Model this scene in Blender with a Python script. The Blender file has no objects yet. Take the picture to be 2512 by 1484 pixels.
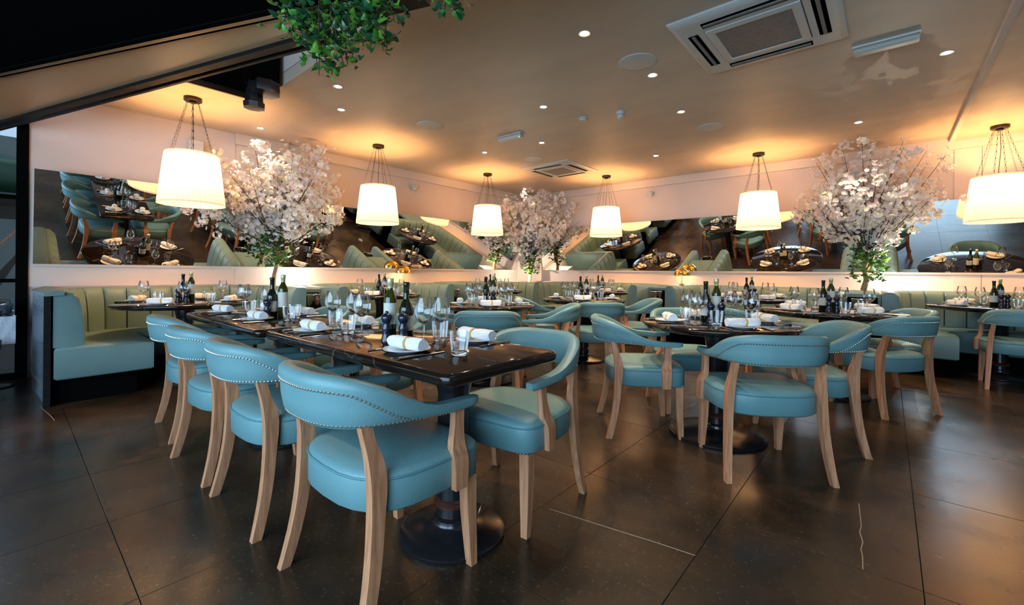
import bpy, math, random
from mathutils import Vector, Matrix
random.seed(7)
PI = math.pi
sc = bpy.context.scene
col = sc.collection
R = math.radians

# ------------------------------------------------------------------ camera
# room axes: left wall is the plane x = 0, right wall the plane y = 0, room in x > 0, y < 0
cam_d = bpy.data.cameras.new('camera')
cam = bpy.data.objects.new('camera', cam_d)
col.objects.link(cam)
cam_d.sensor_width = 36.0
cam_d.lens = 1070.0 / 2512.0 * 36.0
cam_d.shift_y = -0.0305
cam_d.clip_start = 0.02
TH = R(40.75)
cx_axis = Vector((math.cos(TH), math.sin(TH), 0))
fwd = Vector((-math.sin(TH), math.cos(TH), 0))
roll = math.atan(0.00895)
up = Vector((0, 0, 1))
xr = cx_axis * math.cos(roll) + up * math.sin(roll)
ur = up * math.cos(roll) - cx_axis * math.sin(roll)
mw = Matrix((( xr.x, ur.x, -fwd.x, 6.35), (xr.y, ur.y, -fwd.y, -7.861), (xr.z, ur.z, -fwd.z, 1.08), (0, 0, 0, 1)))
cam.matrix_world = mw
sc.camera = cam

# ------------------------------------------------------------------ light and exposure
sc.view_settings.view_transform = 'Standard'
sc.view_settings.look = 'None'
sc.view_settings.gamma = 1.0
sc.view_settings.use_curve_mapping = False
sc.view_settings.exposure = 1.38
w = bpy.data.worlds.new('world'); sc.world = w; w.use_nodes = True
bg = w.node_tree.nodes['Background']
bg.inputs[0].default_value = (0.62, 0.78, 1.0, 1); bg.inputs[1].default_value = 0.5
cy = sc.cycles
cy.max_bounces = 7; cy.diffuse_bounces = 3; cy.glossy_bounces = 4; cy.transmission_bounces = 6
cy.transparent_max_bounces = 14
cy.caustics_reflective = False; cy.caustics_refractive = False
cy.sample_clamp_indirect = 4.0
cy.use_denoising = True

def lamp(name, kind, loc, energy, color, rot=(0, 0, 0), **kw):
    d = bpy.data.lights.new(name, kind); d.energy = energy; d.color = color
    for k, v in kw.items(): setattr(d, k, v)
    o = bpy.data.objects.new(name, d); o.location = loc; o.rotation_euler = rot
    col.objects.link(o); return o
DAY = (0.48, 0.75, 1.0)
WARM = (1.0, 0.62, 0.30)
# daylight through the open terrace front behind the camera
lamp('terrace_daylight', 'AREA', (5.6, -10.6, 1.8), 168, DAY, (R(86), 0, R(10)), shape='RECTANGLE', size=6.2, size_y=3.2)

# ------------------------------------------------------------------ materials
def mat(name, color=(0.5, 0.5, 0.5), rough=0.5, metal=0.0, spec=0.5, coat=0.0):
    m = bpy.data.materials.new(name); m.use_nodes = True
    p = m.node_tree.nodes['Principled BSDF']
    p.inputs['Base Color'].default_value = (*color, 1)
    p.inputs['Roughness'].default_value = rough
    p.inputs['Metallic'].default_value = metal
    p.inputs['Specular IOR Level'].default_value = spec
    p.inputs['Coat Weight'].default_value = coat
    return m
def noise_mix(m, c1, c2, scale=5.0, stretch=(1, 1, 1), detail=4.0, lo=0.35, hi=0.65, bump=0.0, bscale=None, rough=None, coord='Object', dist=0.0):
    nt = m.node_tree; N = nt.nodes; L = nt.links; p = N['Principled BSDF']
    tc = N.new('ShaderNodeTexCoord'); mp = N.new('ShaderNodeMapping'); mp.inputs['Scale'].default_value = stretch
    L.new(tc.outputs[coord], mp.inputs['Vector'])
    n = N.new('ShaderNodeTexNoise'); n.inputs['Scale'].default_value = scale; n.inputs['Detail'].default_value = detail
    n.inputs['Distortion'].default_value = dist
    L.new(mp.outputs[0], n.inputs['Vector'])
    r = N.new('ShaderNodeValToRGB'); r.color_ramp.elements[0].position = lo; r.color_ramp.elements[1].position = hi
    r.color_ramp.elements[0].color = (*c1, 1); r.color_ramp.elements[1].color = (*c2, 1)
    L.new(n.outputs['Fac'], r.inputs['Fac']); L.new(r.outputs['Color'], p.inputs['Base Color'])
    if rough:
        mr = N.new('ShaderNodeMapRange'); mr.inputs['To Min'].default_value = rough[0]; mr.inputs['To Max'].default_value = rough[1]
        L.new(n.outputs['Fac'], mr.inputs['Value']); L.new(mr.outputs[0], p.inputs['Roughness'])
    if bump:
        b = N.new('ShaderNodeBump'); b.inputs['Strength'].default_value = bump; b.inputs['Distance'].default_value = 0.01
        src = n
        if bscale:
            src = N.new('ShaderNodeTexNoise'); src.inputs['Scale'].default_value = bscale; src.inputs['Detail'].default_value = 3
            L.new(mp.outputs[0], src.inputs['Vector'])
        L.new(src.outputs['Fac'], b.inputs['Height']); L.new(b.outputs[0], p.inputs['Normal'])
    return m, r
M = {}
M['leather'] = noise_mix(mat('leather', rough=0.42, spec=0.45), (0.125, 0.262, 0.280), (0.150, 0.300, 0.315), 3, bump=0.12, bscale=160)[0]
M['booth'] = noise_mix(mat('booth_leather', rough=0.45, spec=0.4), (0.145, 0.235, 0.225), (0.165, 0.26, 0.25), 3, bump=0.10, bscale=120)[0]
M['piping'] = mat('piping', (0.08, 0.22, 0.25), 0.5)
M['oak'] = noise_mix(mat('oak', rough=0.5), (0.36, 0.145, 0.062), (0.60, 0.285, 0.150), 14, (5, 5, 0.35), 6, 0.3, 0.7, bump=0.15)[0]
M['panelwood_sheen'] = noise_mix(mat('panel_wood_sheen', rough=0.35), (0.08, 0.10, 0.135), (0.14, 0.17, 0.215), 8, (1, 1, 5), 5, 0.3, 0.7, bump=0.6)[0]  # dark wood with the bluish terrace daylight sheen painted into its base colour
M['blackwood'] = noise_mix(mat('black_wood', rough=0.55, spec=0.15), (0.005, 0.005, 0.005), (0.011, 0.010, 0.009), 10, (1, 1, 6), 5, 0.3, 0.7, bump=0.5)[0]
M['black'] = mat('black_paint', (0.0035, 0.0035, 0.0035), 0.9, 0, 0.0)
M['blackmetal'] = mat('black_metal', (0.012, 0.011, 0.013), 0.22, 0.0, 0.6)
M['goldline'] = mat('gilt_line', (0.45, 0.32, 0.16), 0.35, 0.5)
M['bronze'] = mat('dark_bronze', (0.05, 0.038, 0.03), 0.4, 0.8)
M['redtrim'] = mat('worn_collar', (0.06, 0.018, 0.012), 0.3)
M['wall'] = noise_mix(mat('wall_paint', rough=0.75, spec=0.2), (0.75, 0.625, 0.565), (0.80, 0.67, 0.605), 1.2, bump=0.03, bscale=40)[0]
M['trim'] = mat('cornice_paint', (0.78, 0.65, 0.57), 0.6)
M['ceiling'] = noise_mix(mat('ceiling_paint', rough=0.45, spec=0.35), (0.62, 0.50, 0.40), (0.68, 0.55, 0.44), 1.6, (1, 2.5, 1), 5, bump=0.06, bscale=7)[0]
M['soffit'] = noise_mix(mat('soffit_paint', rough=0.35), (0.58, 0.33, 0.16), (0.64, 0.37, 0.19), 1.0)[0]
M['white'] = mat('white_plastic', (0.62, 0.60, 0.57), 0.45)
M['greymesh'] = noise_mix(mat('grey_mesh', rough=0.6), (0.15, 0.15, 0.16), (0.20, 0.20, 0.21), 60)[0]
M['china'] = mat('white_china', (0.80, 0.79, 0.77), 0.18)
M['linen'] = noise_mix(mat('linen', rough=0.9, spec=0.1), (0.78, 0.77, 0.78), (0.86, 0.85, 0.86), 30, bump=0.25, bscale=90)[0]
M['raffia'] = mat('raffia', (0.55, 0.38, 0.13), 0.7)
M['steel'] = mat('steel', (0.62, 0.61, 0.60), 0.14, 1.0)
M['nail'] = mat('nail_metal', (0.50, 0.42, 0.33), 0.36, 1.0)
M['brass'] = mat('brass', (0.85, 0.56, 0.14), 0.16, 1.0)
M['brassline'] = mat('brass_strip', (0.40, 0.33, 0.22), 0.4, 0.6)
M['winebottle'] = mat('dark_bottle', (0.006, 0.012, 0.005), 0.08, 0.0, 0.7)
M['oilbottle'] = mat('olive_bottle', (0.03, 0.035, 0.004), 0.08, 0.0, 0.7)
M['paper'] = mat('paper_label', (0.60, 0.58, 0.50), 0.6)
M['foil'] = mat('gold_foil', (0.62, 0.58, 0.32), 0.35, 0.4)
M['millblue'] = mat('mill_lacquer', (0.010, 0.014, 0.030), 0.15, 0.0, 0.6)
M['concrete'] = mat('grout', (0.022, 0.013, 0.009), 0.7)
M['bark'] = noise_mix(mat('bark', rough=0.8), (0.26, 0.135, 0.07), (0.46, 0.27, 0.15), 12, (1, 1, 0.3), 5, bump=0.5)[0]
M['twig'] = mat('twig', (0.07, 0.035, 0.02), 0.8)
M['green'] = noise_mix(mat('leaf_green', rough=0.4), (0.02, 0.11, 0.015), (0.10, 0.30, 0.03), 9)[0]
M['green2'] = mat('leaf_dark', (0.012, 0.075, 0.028), 0.3)
M['green3'] = mat('leaf_light', (0.13, 0.30, 0.03), 0.4)
M['petal_w'] = mat('petal_white', (0.84, 0.80, 0.77), 0.8)
M['petal_c'] = mat('petal_cream', (0.82, 0.78, 0.60), 0.8)
M['petal_p'] = mat('petal_pink', (0.78, 0.52, 0.54), 0.8)
M['stamen'] = mat('stamen', (0.30, 0.17, 0.10), 0.8)
M['towel'] = noise_mix(mat('towel', rough=0.95, spec=0.1), (0.55, 0.55, 0.60), (0.62, 0.62, 0.67), 60, bump=0.4)[0]
def petal(name, c):
    m = bpy.data.materials.new(name); m.use_nodes = True; nt = m.node_tree; N = nt.nodes; N.clear()
    o = N.new('ShaderNodeOutputMaterial'); a = N.new('ShaderNodeBsdfDiffuse'); b = N.new('ShaderNodeBsdfTranslucent'); x = N.new('ShaderNodeMixShader')
    a.inputs[0].default_value = (*c, 1); b.inputs[0].default_value = (*c, 1); x.inputs[0].default_value = 0.5
    nt.links.new(a.outputs[0], x.inputs[1]); nt.links.new(b.outputs[0], x.inputs[2]); nt.links.new(x.outputs[0], o.inputs[0]); return m
M['petal_w'] = petal('petal_white', (0.97, 0.95, 0.94)); M['petal_c'] = petal('petal_cream', (0.96, 0.93, 0.80)); M['petal_p'] = petal('petal_pink', (0.93, 0.72, 0.75))

def marble():
    m = mat('black_marble', (0.012, 0.008, 0.006), 0.06, 0, 0.4)
    nt = m.node_tree; N = nt.nodes; L = nt.links; p = N['Principled BSDF']
    tc = N.new('ShaderNodeTexCoord')
    n = N.new('ShaderNodeTexNoise'); n.inputs['Scale'].default_value = 3.0; n.inputs['Detail'].default_value = 8; n.inputs['Distortion'].default_value = 1.4
    L.new(tc.outputs['Object'], n.inputs['Vector'])
    v = N.new('ShaderNodeTexVoronoi'); v.feature = 'DISTANCE_TO_EDGE'; v.inputs['Scale'].default_value = 2.6
    mx = N.new('ShaderNodeMixRGB'); mx.inputs[0].default_value = 0.35
    L.new(tc.outputs['Object'], mx.inputs[1]); L.new(n.outputs['Color'], mx.inputs[2]); L.new(mx.outputs[0], v.inputs['Vector'])
    r = N.new('ShaderNodeValToRGB'); r.color_ramp.elements[0].position = 0.0; r.color_ramp.elements[0].color = (0.13, 0.10, 0.075, 1)
    r.color_ramp.elements[1].position = 0.006; r.color_ramp.elements[1].color = (0.013, 0.008, 0.0065, 1)
    L.new(v.outputs['Distance'], r.inputs['Fac']); L.new(r.outputs[0], p.inputs['Base Color'])
    return m
M['marble'] = marble()

def floor_mat():
    m = mat('floor_stone', (0.06, 0.04, 0.03), 0.25, 0, 0.5)
    nt = m.node_tree; N = nt.nodes; L = nt.links; p = N['Principled BSDF']
    g = N.new('ShaderNodeNewGeometry'); info = N.new('ShaderNodeObjectInfo')
    n = N.new('ShaderNodeTexNoise'); n.inputs['Scale'].default_value = 2.2; n.inputs['Detail'].default_value = 5; n.inputs['Roughness'].default_value = 0.55
    L.new(g.outputs['Position'], n.inputs['Vector'])
    r = N.new('ShaderNodeValToRGB'); e = r.color_ramp.elements
    e[0].position = 0.34; e[0].color = (0.018, 0.0105, 0.006, 1); e[1].position = 0.68; e[1].color = (0.060, 0.036, 0.020, 1)
    L.new(n.outputs['Fac'], r.inputs['Fac'])
    sp = N.new('ShaderNodeTexNoise'); sp.inputs['Scale'].default_value = 55; sp.inputs['Detail'].default_value = 2
    L.new(g.outputs['Position'], sp.inputs['Vector'])
    r2 = N.new('ShaderNodeValToRGB'); r2.color_ramp.elements[0].position = 0.60; r2.color_ramp.elements[0].color = (0, 0, 0, 1)
    r2.color_ramp.elements[1].position = 0.80; r2.color_ramp.elements[1].color = (0.06, 0.045, 0.03, 1)
    L.new(sp.outputs['Fac'], r2.inputs['Fac'])
    ad = N.new('ShaderNodeMixRGB'); ad.blend_type = 'ADD'; ad.inputs[0].default_value = 1
    L.new(r.outputs[0], ad.inputs[1]); L.new(r2.outputs[0], ad.inputs[2])
    # per-tile tone
    mr = N.new('ShaderNodeMapRange'); mr.inputs['To Min'].default_value = 0.86; mr.inputs['To Max'].default_value = 1.14
    L.new(info.outputs['Random'], mr.inputs['Value'])
    mu = N.new('ShaderNodeMixRGB'); mu.blend_type = 'MULTIPLY'; mu.inputs[0].default_value = 1
    L.new(ad.outputs[0], mu.inputs[1]); L.new(mr.outputs[0], mu.inputs[2]); L.new(mu.outputs[0], p.inputs['Base Color'])
    n3 = N.new('ShaderNodeTexNoise'); n3.inputs['Scale'].default_value = 3; n3.inputs['Detail'].default_value = 3
    L.new(g.outputs['Position'], n3.inputs['Vector'])
    m3 = N.new('ShaderNodeMapRange'); m3.inputs['From Min'].default_value = 0.3; m3.inputs['From Max'].default_value = 0.7
    m3.inputs['To Min'].default_value = 0.21; m3.inputs['To Max'].default_value = 0.30
    L.new(n3.outputs['Fac'], m3.inputs['Value']); L.new(m3.outputs[0], p.inputs['Roughness'])
    return m
M['floor'] = floor_mat()
M['mirror'] = mat('mirror_glass', (0.84, 0.84, 0.83), 0.0, 1.0)

def glass_mat(name='thin_glass', tint=(0.985, 0.99, 0.99), edge=(0.86, 0.88, 0.87)):
    m = bpy.data.materials.new(name); m.use_nodes = True
    nt = m.node_tree; N = nt.nodes; L = nt.links; N.clear()
    out = N.new('ShaderNodeOutputMaterial'); mx = N.new('ShaderNodeMixShader'); tr = N.new('ShaderNodeBsdfTransparent'); gl = N.new('ShaderNodeBsdfGlossy')
    gl.inputs['Roughness'].default_value = 0.03; gl.inputs['Color'].default_value = (1, 1, 1, 1)
    lw = N.new('ShaderNodeLayerWeight'); lw.inputs['Blend'].default_value = 0.25
    cr = N.new('ShaderNodeValToRGB'); cr.color_ramp.elements[0].color = (*tint, 1); cr.color_ramp.elements[1].color = (*edge, 1)
    cr.color_ramp.elements[0].position = 0.35; cr.color_ramp.elements[1].position = 0.95
    L.new(lw.outputs['Facing'], cr.inputs[0]); L.new(cr.outputs[0], tr.inputs[0])
    f = N.new('ShaderNodeFresnel'); f.inputs[0].default_value = 1.45
    ml = N.new('ShaderNodeMath'); ml.operation = 'MULTIPLY_ADD'; ml.inputs[1].default_value = 0.85; ml.inputs[2].default_value = 0.05; ml.use_clamp = True
    L.new(f.outputs[0], ml.inputs[0]); L.new(ml.outputs[0], mx.inputs[0]); L.new(tr.outputs[0], mx.inputs[1]); L.new(gl.outputs[0], mx.inputs[2])
    L.new(mx.outputs[0], out.inputs[0])
    return m
M['glass'] = glass_mat()
M['pane'] = glass_mat('window_pane', (0.80, 0.86, 0.88), (0.6, 0.66, 0.68))
M['tumbase'] = mat('glass_base', (0.9, 0.92, 0.9), 0.02)
M['tumbase'].node_tree.nodes['Principled BSDF'].inputs['Transmission Weight'].default_value = 1.0

def emit(name, color, s):
    m = bpy.data.materials.new(name); m.use_nodes = True; N = m.node_tree.nodes; N.clear()
    e = N.new('ShaderNodeEmission'); e.inputs[0].default_value = (*color, 1); e.inputs[1].default_value = s
    o = N.new('ShaderNodeOutputMaterial'); m.node_tree.links.new(e.outputs[0], o.inputs[0]); return m
M['spot'] = emit('downlight_glow', (1.0, 0.80, 0.50), 30)
M['bulb'] = emit('bulb_glow', (1.0, 0.70, 0.40), 12)
M['green_led'] = emit('green_led', (0.1, 1.0, 0.3), 1.5)
def shade_mat():
    m = bpy.data.materials.new('pleated_shade'); m.use_nodes = True; nt = m.node_tree; N = nt.nodes; L = nt.links; N.clear()
    out = N.new('ShaderNodeOutputMaterial'); d = N.new('ShaderNodeBsdfDiffuse'); t = N.new('ShaderNodeBsdfTranslucent'); mx = N.new('ShaderNodeMixShader')
    d.inputs[0].default_value = (0.80, 0.73, 0.64, 1); t.inputs[0].default_value = (0.50, 0.44, 0.37, 1); mx.inputs[0].default_value = 0.55
    L.new(d.outputs[0], mx.inputs[1]); L.new(t.outputs[0], mx.inputs[2])
    e = N.new('ShaderNodeEmission'); e.inputs[0].default_value = (1.0, 0.84, 0.66, 1); e.inputs[1].default_value = 0.10
    ad = N.new('ShaderNodeAddShader'); L.new(mx.outputs[0], ad.inputs[0]); L.new(e.outputs[0], ad.inputs[1]); L.new(ad.outputs[0], out.inputs[0])
    return m
M['shade'] = shade_mat()

# ------------------------------------------------------------------ mesh builder
class MB:
    def __init__(s): s.v = []; s.f = []; s.mi = []; s.cur = 0
    def mat(s, i): s.cur = i; return s
    def add(s, vs, fs):
        b = len(s.v); s.v += [tuple(p) for p in vs]
        for f in fs: s.f.append([b + i for i in f]); s.mi.append(s.cur)
    def box(s, x0, x1, y0, y1, z0, z1, rz=0.0, bev=0.0):
        cxx, cyy = (x0 + x1) / 2, (y0 + y1) / 2
        if bev > 0:
            hx, hy = (x1 - x0) / 2, (y1 - y0) / 2; b = min(bev, hx * .9, hy * .9, (z1 - z0) * .45)
            def ring(i, z): return [(-hx + i, -hy + i, z), (hx - i, -hy + i, z), (hx - i, hy - i, z), (-hx + i, hy - i, z)]
            rs = [ring(b, z0), ring(0, z0 + b), ring(0, z1 - b), ring(b, z1)]
            vs = [p for r in rs for p in r]; fs = [[3, 2, 1, 0]]
            for k in range(3):
                for i in range(4): j = (i + 1) % 4; fs.append([k * 4 + i, k * 4 + j, k * 4 + 4 + j, k * 4 + 4 + i])
            fs.append([12, 13, 14, 15])
        else:
            hx, hy = (x1 - x0) / 2, (y1 - y0) / 2
            vs = [(-hx, -hy, z0), (hx, -hy, z0), (hx, hy, z0), (-hx, hy, z0), (-hx, -hy, z1), (hx, -hy, z1), (hx, hy, z1), (-hx, hy, z1)]
            fs = [[3, 2, 1, 0], [4, 5, 6, 7], [0, 1, 5, 4], [1, 2, 6, 5], [2, 3, 7, 6], [3, 0, 4, 7]]
        c, sn = math.cos(rz), math.sin(rz)
        s.add([(cxx + p[0] * c - p[1] * sn, cyy + p[0] * sn + p[1] * c, p[2]) for p in vs], fs); return s
    def prism(s, poly, z0, z1):
        n = len(poly); vs = [(p[0], p[1], z0) for p in poly] + [(p[0], p[1], z1) for p in poly]
        fs = [list(range(n))[::-1], list(range(n, 2 * n))]
        for i in range(n): j = (i + 1) % n; fs.append([i, j, n + j, n + i])
        s.add(vs, fs); return s
    def rings(s, rs, cap0=True, cap1=True, closed=True):
        n = len(rs[0]); vs = [p for r in rs for p in r]; fs = []
        for k in range(len(rs) - 1):
            for i in range(n if closed else n - 1):
                j = (i + 1) % n; fs.append([k * n + i, k * n + j, (k + 1) * n + j, (k + 1) * n + i])
        if cap0: fs.append(list(range(n))[::-1])
        if cap1: fs.append(list(range((len(rs) - 1) * n, len(rs) * n)))
        s.add(vs, fs); return s
    def lathe(s, prof, seg=24, c=(0, 0, 0), cap0=True, cap1=True, pleat=0.0, np=0):
        rs = []
        for r, z in prof:
            ring = []
            for i in range(seg):
                a = 2 * PI * i / seg; rr = r * (1 + pleat * (math.cos(a * np))) if np else r
                ring.append((c[0] + rr * math.cos(a), c[1] + rr * math.sin(a), c[2] + z))
            rs.append(ring)
        s.rings(rs, cap0 and prof[0][0] > 1e-6, cap1 and prof[-1][0] > 1e-6); return s
    def tube(s, pts, rad, seg=8, cap=True, flat=None):
        pts = [Vector(p) for p in pts]; n = len(pts)
        if not hasattr(rad, '__len__'): rad = [rad] * n
        rs = []; prev = None
        for i in range(n):
            t = (pts[min(i + 1, n - 1)] - pts[max(i - 1, 0)]).normalized()
            if prev is None:
                a = Vector((0, 0, 1)) if abs(t.z) < .9 else Vector((1, 0, 0)); u = t.cross(a).normalized()
            else:
                u = (prev - t * prev.dot(t)).normalized()
            prev = u; v = t.cross(u)
            rs.append([tuple(pts[i] + (u * math.cos(2 * PI * k / seg) + v * math.sin(2 * PI * k / seg)) * rad[i]) for k in range(seg)])
        s.rings(rs, cap, cap); return s
    def ball(s, c, r, seg=8, rn=5, sz=1.0):
        rs = []
        for k in range(1, rn):
            a = -PI / 2 + PI * k / rn
            rs.append([(c[0] + r * math.cos(a) * math.cos(2 * PI * i / seg), c[1] + r * math.cos(a) * math.sin(2 * PI * i / seg), c[2] + r * sz * math.sin(a)) for i in range(seg)])
        s.rings(rs); return s
    def mesh(s, name, mats, smooth=40):
        me = bpy.data.meshes.new(name); me.from_pydata(s.v, [], s.f)
        for m in (mats if isinstance(mats, (list, tuple)) else [mats]): me.materials.append(M[m] if isinstance(m, str) else m)
        if max(s.mi or [0]) > 0: me.polygons.foreach_set('material_index', s.mi)
        if smooth:
            me.polygons.foreach_set('use_smooth', [True] * len(me.polygons))
            try: me.set_sharp_from_angle(angle=R(smooth))
            except Exception: pass
        me.update(); return me
    def obj(s, name, mats, parent=None, smooth=40):
        o = bpy.data.objects.new(name, s.mesh(name, mats, smooth)); col.objects.link(o)
        if parent: o.parent = parent
        return o
def tag(o, label, cat, group=None, kind=None):
    o['label'] = label; o['category'] = cat
    if group: o['group'] = group
    if kind: o['kind'] = kind
    return o
def thing(name, label, cat, loc=(0, 0, 0), rz=0.0, group=None):
    o = bpy.data.objects.new(name, None); o.empty_display_size = 0.1; col.objects.link(o)
    o.location = loc; o.rotation_euler = (0, 0, rz); return tag(o, label, cat, group)
def struct(name, mb, m, parent=None, smooth=40):
    o = mb.obj(name, m, parent, smooth)
    o['kind'] = 'structure'; return o
kids = {}
def dup(root, loc, rz=0.0, label=None, group=None, rot=None):
    if root.name not in kids: kids[root.name] = [(c, list(c.children)) for c in root.children]
    r = root.copy(); col.objects.link(r); r.location = loc; r.rotation_euler = rot or (0, 0, rz)
    if label: r['label'] = label
    if group: r['group'] = group
    for c, gs in kids[root.name]:
        cc = c.copy(); col.objects.link(cc); cc.parent = r
        for g in gs:
            gg = g.copy(); col.objects.link(gg); gg.parent = cc
    return r
class Proto:
    """first use moves the built thing itself, later uses copy it"""
    def __init__(s, root): s.root = root; s.used = False
    def put(s, loc, rz, label, group=None, rot=None):
        if not s.used:
            s.used = True; o = s.root
            if o.name not in kids: kids[o.name] = [(c, list(c.children)) for c in o.children]
            o.location = loc; o.rotation_euler = rot or (0, 0, rz); o['label'] = label
            if group: o['group'] = group
            return o
        return dup(s.root, loc, rz, label, group, rot)

def inset(poly, d):
    n = len(poly); out = []
    for i in range(n):
        p0, p1, p2 = Vector(poly[i - 1]), Vector(poly[i]), Vector(poly[(i + 1) % n])
        e1 = (p1 - p0).normalized(); e2 = (p2 - p1).normalized()
        n1 = Vector((-e1.y, e1.x)); n2 = Vector((-e2.y, e2.x)); m_ = (n1 + n2)
        m_ = m_ / max(m_.length_squared / 2, 0.35)
        out.append((p1.x + m_.x * d, p1.y + m_.y * d))
    return out
def cushion(mb, poly, z0, z1, r=0.02):
    rs = []
    for d, z in ((r * .6, z0), (0, z0 + r * .6), (0, z1 - r), (r * .3, z1 - r * .3), (r, z1)):
        rs.append([(x, y, z) for x, y in inset(poly, d)] if d else [(x, y, z) for x, y in poly])
    mb.rings(rs); return mb
def rrect(x0, x1, y0, y1, r, k=4):
    out = []
    for cx_, cy_, a0 in ((x1 - r, y0 + r, -90), (x1 - r, y1 - r, 0), (x0 + r, y1 - r, 90), (x0 + r, y0 + r, 180)):
        for i in range(k + 1):
            a = R(a0 + 90 * i / k); out.append((cx_ + r * math.cos(a), cy_ + r * math.sin(a)))
    return out
# ------------------------------------------------------------------ floor
fl = MB().box(-5, 12.5, -12.5, 0.3, -0.10, -0.008).obj('floor', 'concrete', None, 0); fl['kind'] = 'structure'
TX, TY, G = 0.65, 0.88, 0.0009
tile_me = MB().box(-TX / 2 + G, TX / 2 - G, -TY / 2 + G, TY / 2 - G, -0.008, 0.0, bev=0.0012).mesh('floor_tile', 'floor', 0)
for i in range(-1, 15):
    for j in range(-5, 9):
        x0 = -0.05 + TX * i; y0 = -7.57 + TY * j
        if y0 > -0.3 or (x0 < -0.2 and y0 > -8.4): continue
        o = bpy.data.objects.new('floor_tile', tile_me); col.objects.link(o); o.parent = fl
        o.location = (x0 + TX / 2, y0 + TY / 2, random.uniform(-0.0004, 0))
for nm, a in (('floor_slab', (-5, 0.0, -12, -7.95)), ('floor_slab', (9.05, 12.5, -12, 0.0))):
    o = MB().box(a[0], a[1], a[2], a[3], -0.008, 0.0 if a[0] > 0 else -0.001).obj(nm, 'floor', fl, 0)
# pale scratches in the stone
sm = MB()
SCR = ([(5.19, -6.24), (5.53, -6.18), (5.66, -6.155), (5.80, -6.135)], [(6.254, -5.23), (6.262, -5.34), (6.271, -5.456), (6.268, -5.52), (6.281, -5.598), (6.277, -5.66), (6.284, -5.713), (6.288, -5.807)], [(6.494, -5.517), (6.505, -5.523), (6.515, -5.518)], [(1.352, -7.681), (1.55, -7.665), (1.721, -7.645), (1.918, -7.63)])
for pts in SCR:
    for k in range(len(pts) - 1):
        (xa, ya), (xb, yb) = pts[k], pts[k + 1]; d = Vector((xb - xa, yb - ya)).normalized(); nx, ny = -d.y * .0016, d.x * .0016
        sm.prism([(xa + nx, ya + ny), (xa - nx, ya - ny), (xb - nx, yb - ny), (xb + nx, yb + ny)][::-1], 0.0, 0.0006)
M['scratch'] = mat('scratch', (0.35, 0.28, 0.2), 0.6)
o = sm.obj('scratch_marks', 'scratch', fl, 0); o['kind'] = 'stuff'

# ------------------------------------------------------------------ walls
MZ = 2.81
wl = struct('wall_left', MB().box(-0.2, 0, -7.72, 0.2, 0, 3.7), 'wall', None, 0)
wr = struct('wall_right', MB().box(0, 12.5, 0, 0.2, 0, 3.7), 'wall', None, 0)
MB().box(0, 0.014, -7.72, -5.955, 0.885, 2.672).obj('wall_panel', 'wall', wl, 0)
MB().box(6.98, 12.5, -0.014, 0, 0.885, 2.672).obj('wall_panel', 'wall', wr, 0)
for x in (7.22,): MB().box(x, x + .004, -0.0155, -0.0135, 0.885, 2.67).obj('panel_joint', 'bronze', wr, 0)
# far side of the room, seen in the mirrors only
struct('wall_back', MB().box(12.3, 12.5, -12.5, 0, 0, 3.7), 'wall', None, 0)
struct('wall_front', MB().box(8.3, 12.5, -11.0, -10.8, 0, 3.7).box(-5, 0.4, -11.0, -10.8, 0, 3.7).box(.4, 8.3, -11.0, -10.8, 3.4, 3.7), 'wall', None, 0)
# ceiling: main slab with the roof opening over the entrance corner
ce = MB()
ce.box(-0.2, 6.96, -6.17, 0.2, MZ, MZ + .12).box(-0.2, 1.5, -7.95, -6.17, MZ, MZ + .12)
ce.box(6.96, 12.5, -12.5, 0.2, MZ - .035, MZ + .12)
struct('ceiling', ce, 'ceiling', None, 0)
struct('trim_1', MB().box(6.93, 6.97, -9.0, -0.05, MZ - .045, MZ + .001), 'trim', None, 0)
# cornices
def cornice(x0, x1, y0, y1):
    return MB().box(x0, x1, y0, y1, 2.675, MZ)
struct('trim_2', cornice(0, 0.045, -5.955, 0), 'trim', None, 0)
struct('trim_3', cornice(0.045, 12.3, -0.045, 0), 'trim', None, 0)
# ledges behind the booths
struct('trim_4', MB().box(0, 0.17, -7.66, -0.17, 0, 0.868, bev=.006), 'trim', None, 0)
struct('trim_5', MB().box(0, 12.0, -0.17, 0, 0, 0.868, bev=.006), 'trim', None, 0)
struct('trim_6', MB().box(0.17, 0.78, -0.78, -0.17, 0, 0.85, bev=.006), 'trim', None, 0)
struct('wall_corner', MB().prism([(0.0, -0.30), (0.30, 0.0), (0.0, 0.0)], 0.868, 2.676), 'wall', None, 0)
# roof opening above the ceiling
ro = struct('wall_opening', MB().box(1.44, 1.5, -8.6, -6.17, 2.932, 3.9).box(1.5005, 1.506, -8.0, -6.171, 2.80, 3.9), 'black', None, 0)
struct('wall_upstand', MB().box(1.5, 6.96, -6.17, -6.11, 2.925, 3.9), 'wall', None, 0)
struct('ceiling_opening', MB().box(-1.5, 6.96, -9.2, -6.1, 3.9, 4.0), 'soffit', None, 0)
o = MB().box(1.485, 1.53, -7.9, -6.17, MZ - .02, MZ + .012).box(1.49, 1.515, -7.9, -6.17, MZ - .035, MZ - .018).obj('edge_strip', 'bronze', ro, 0)
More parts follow.
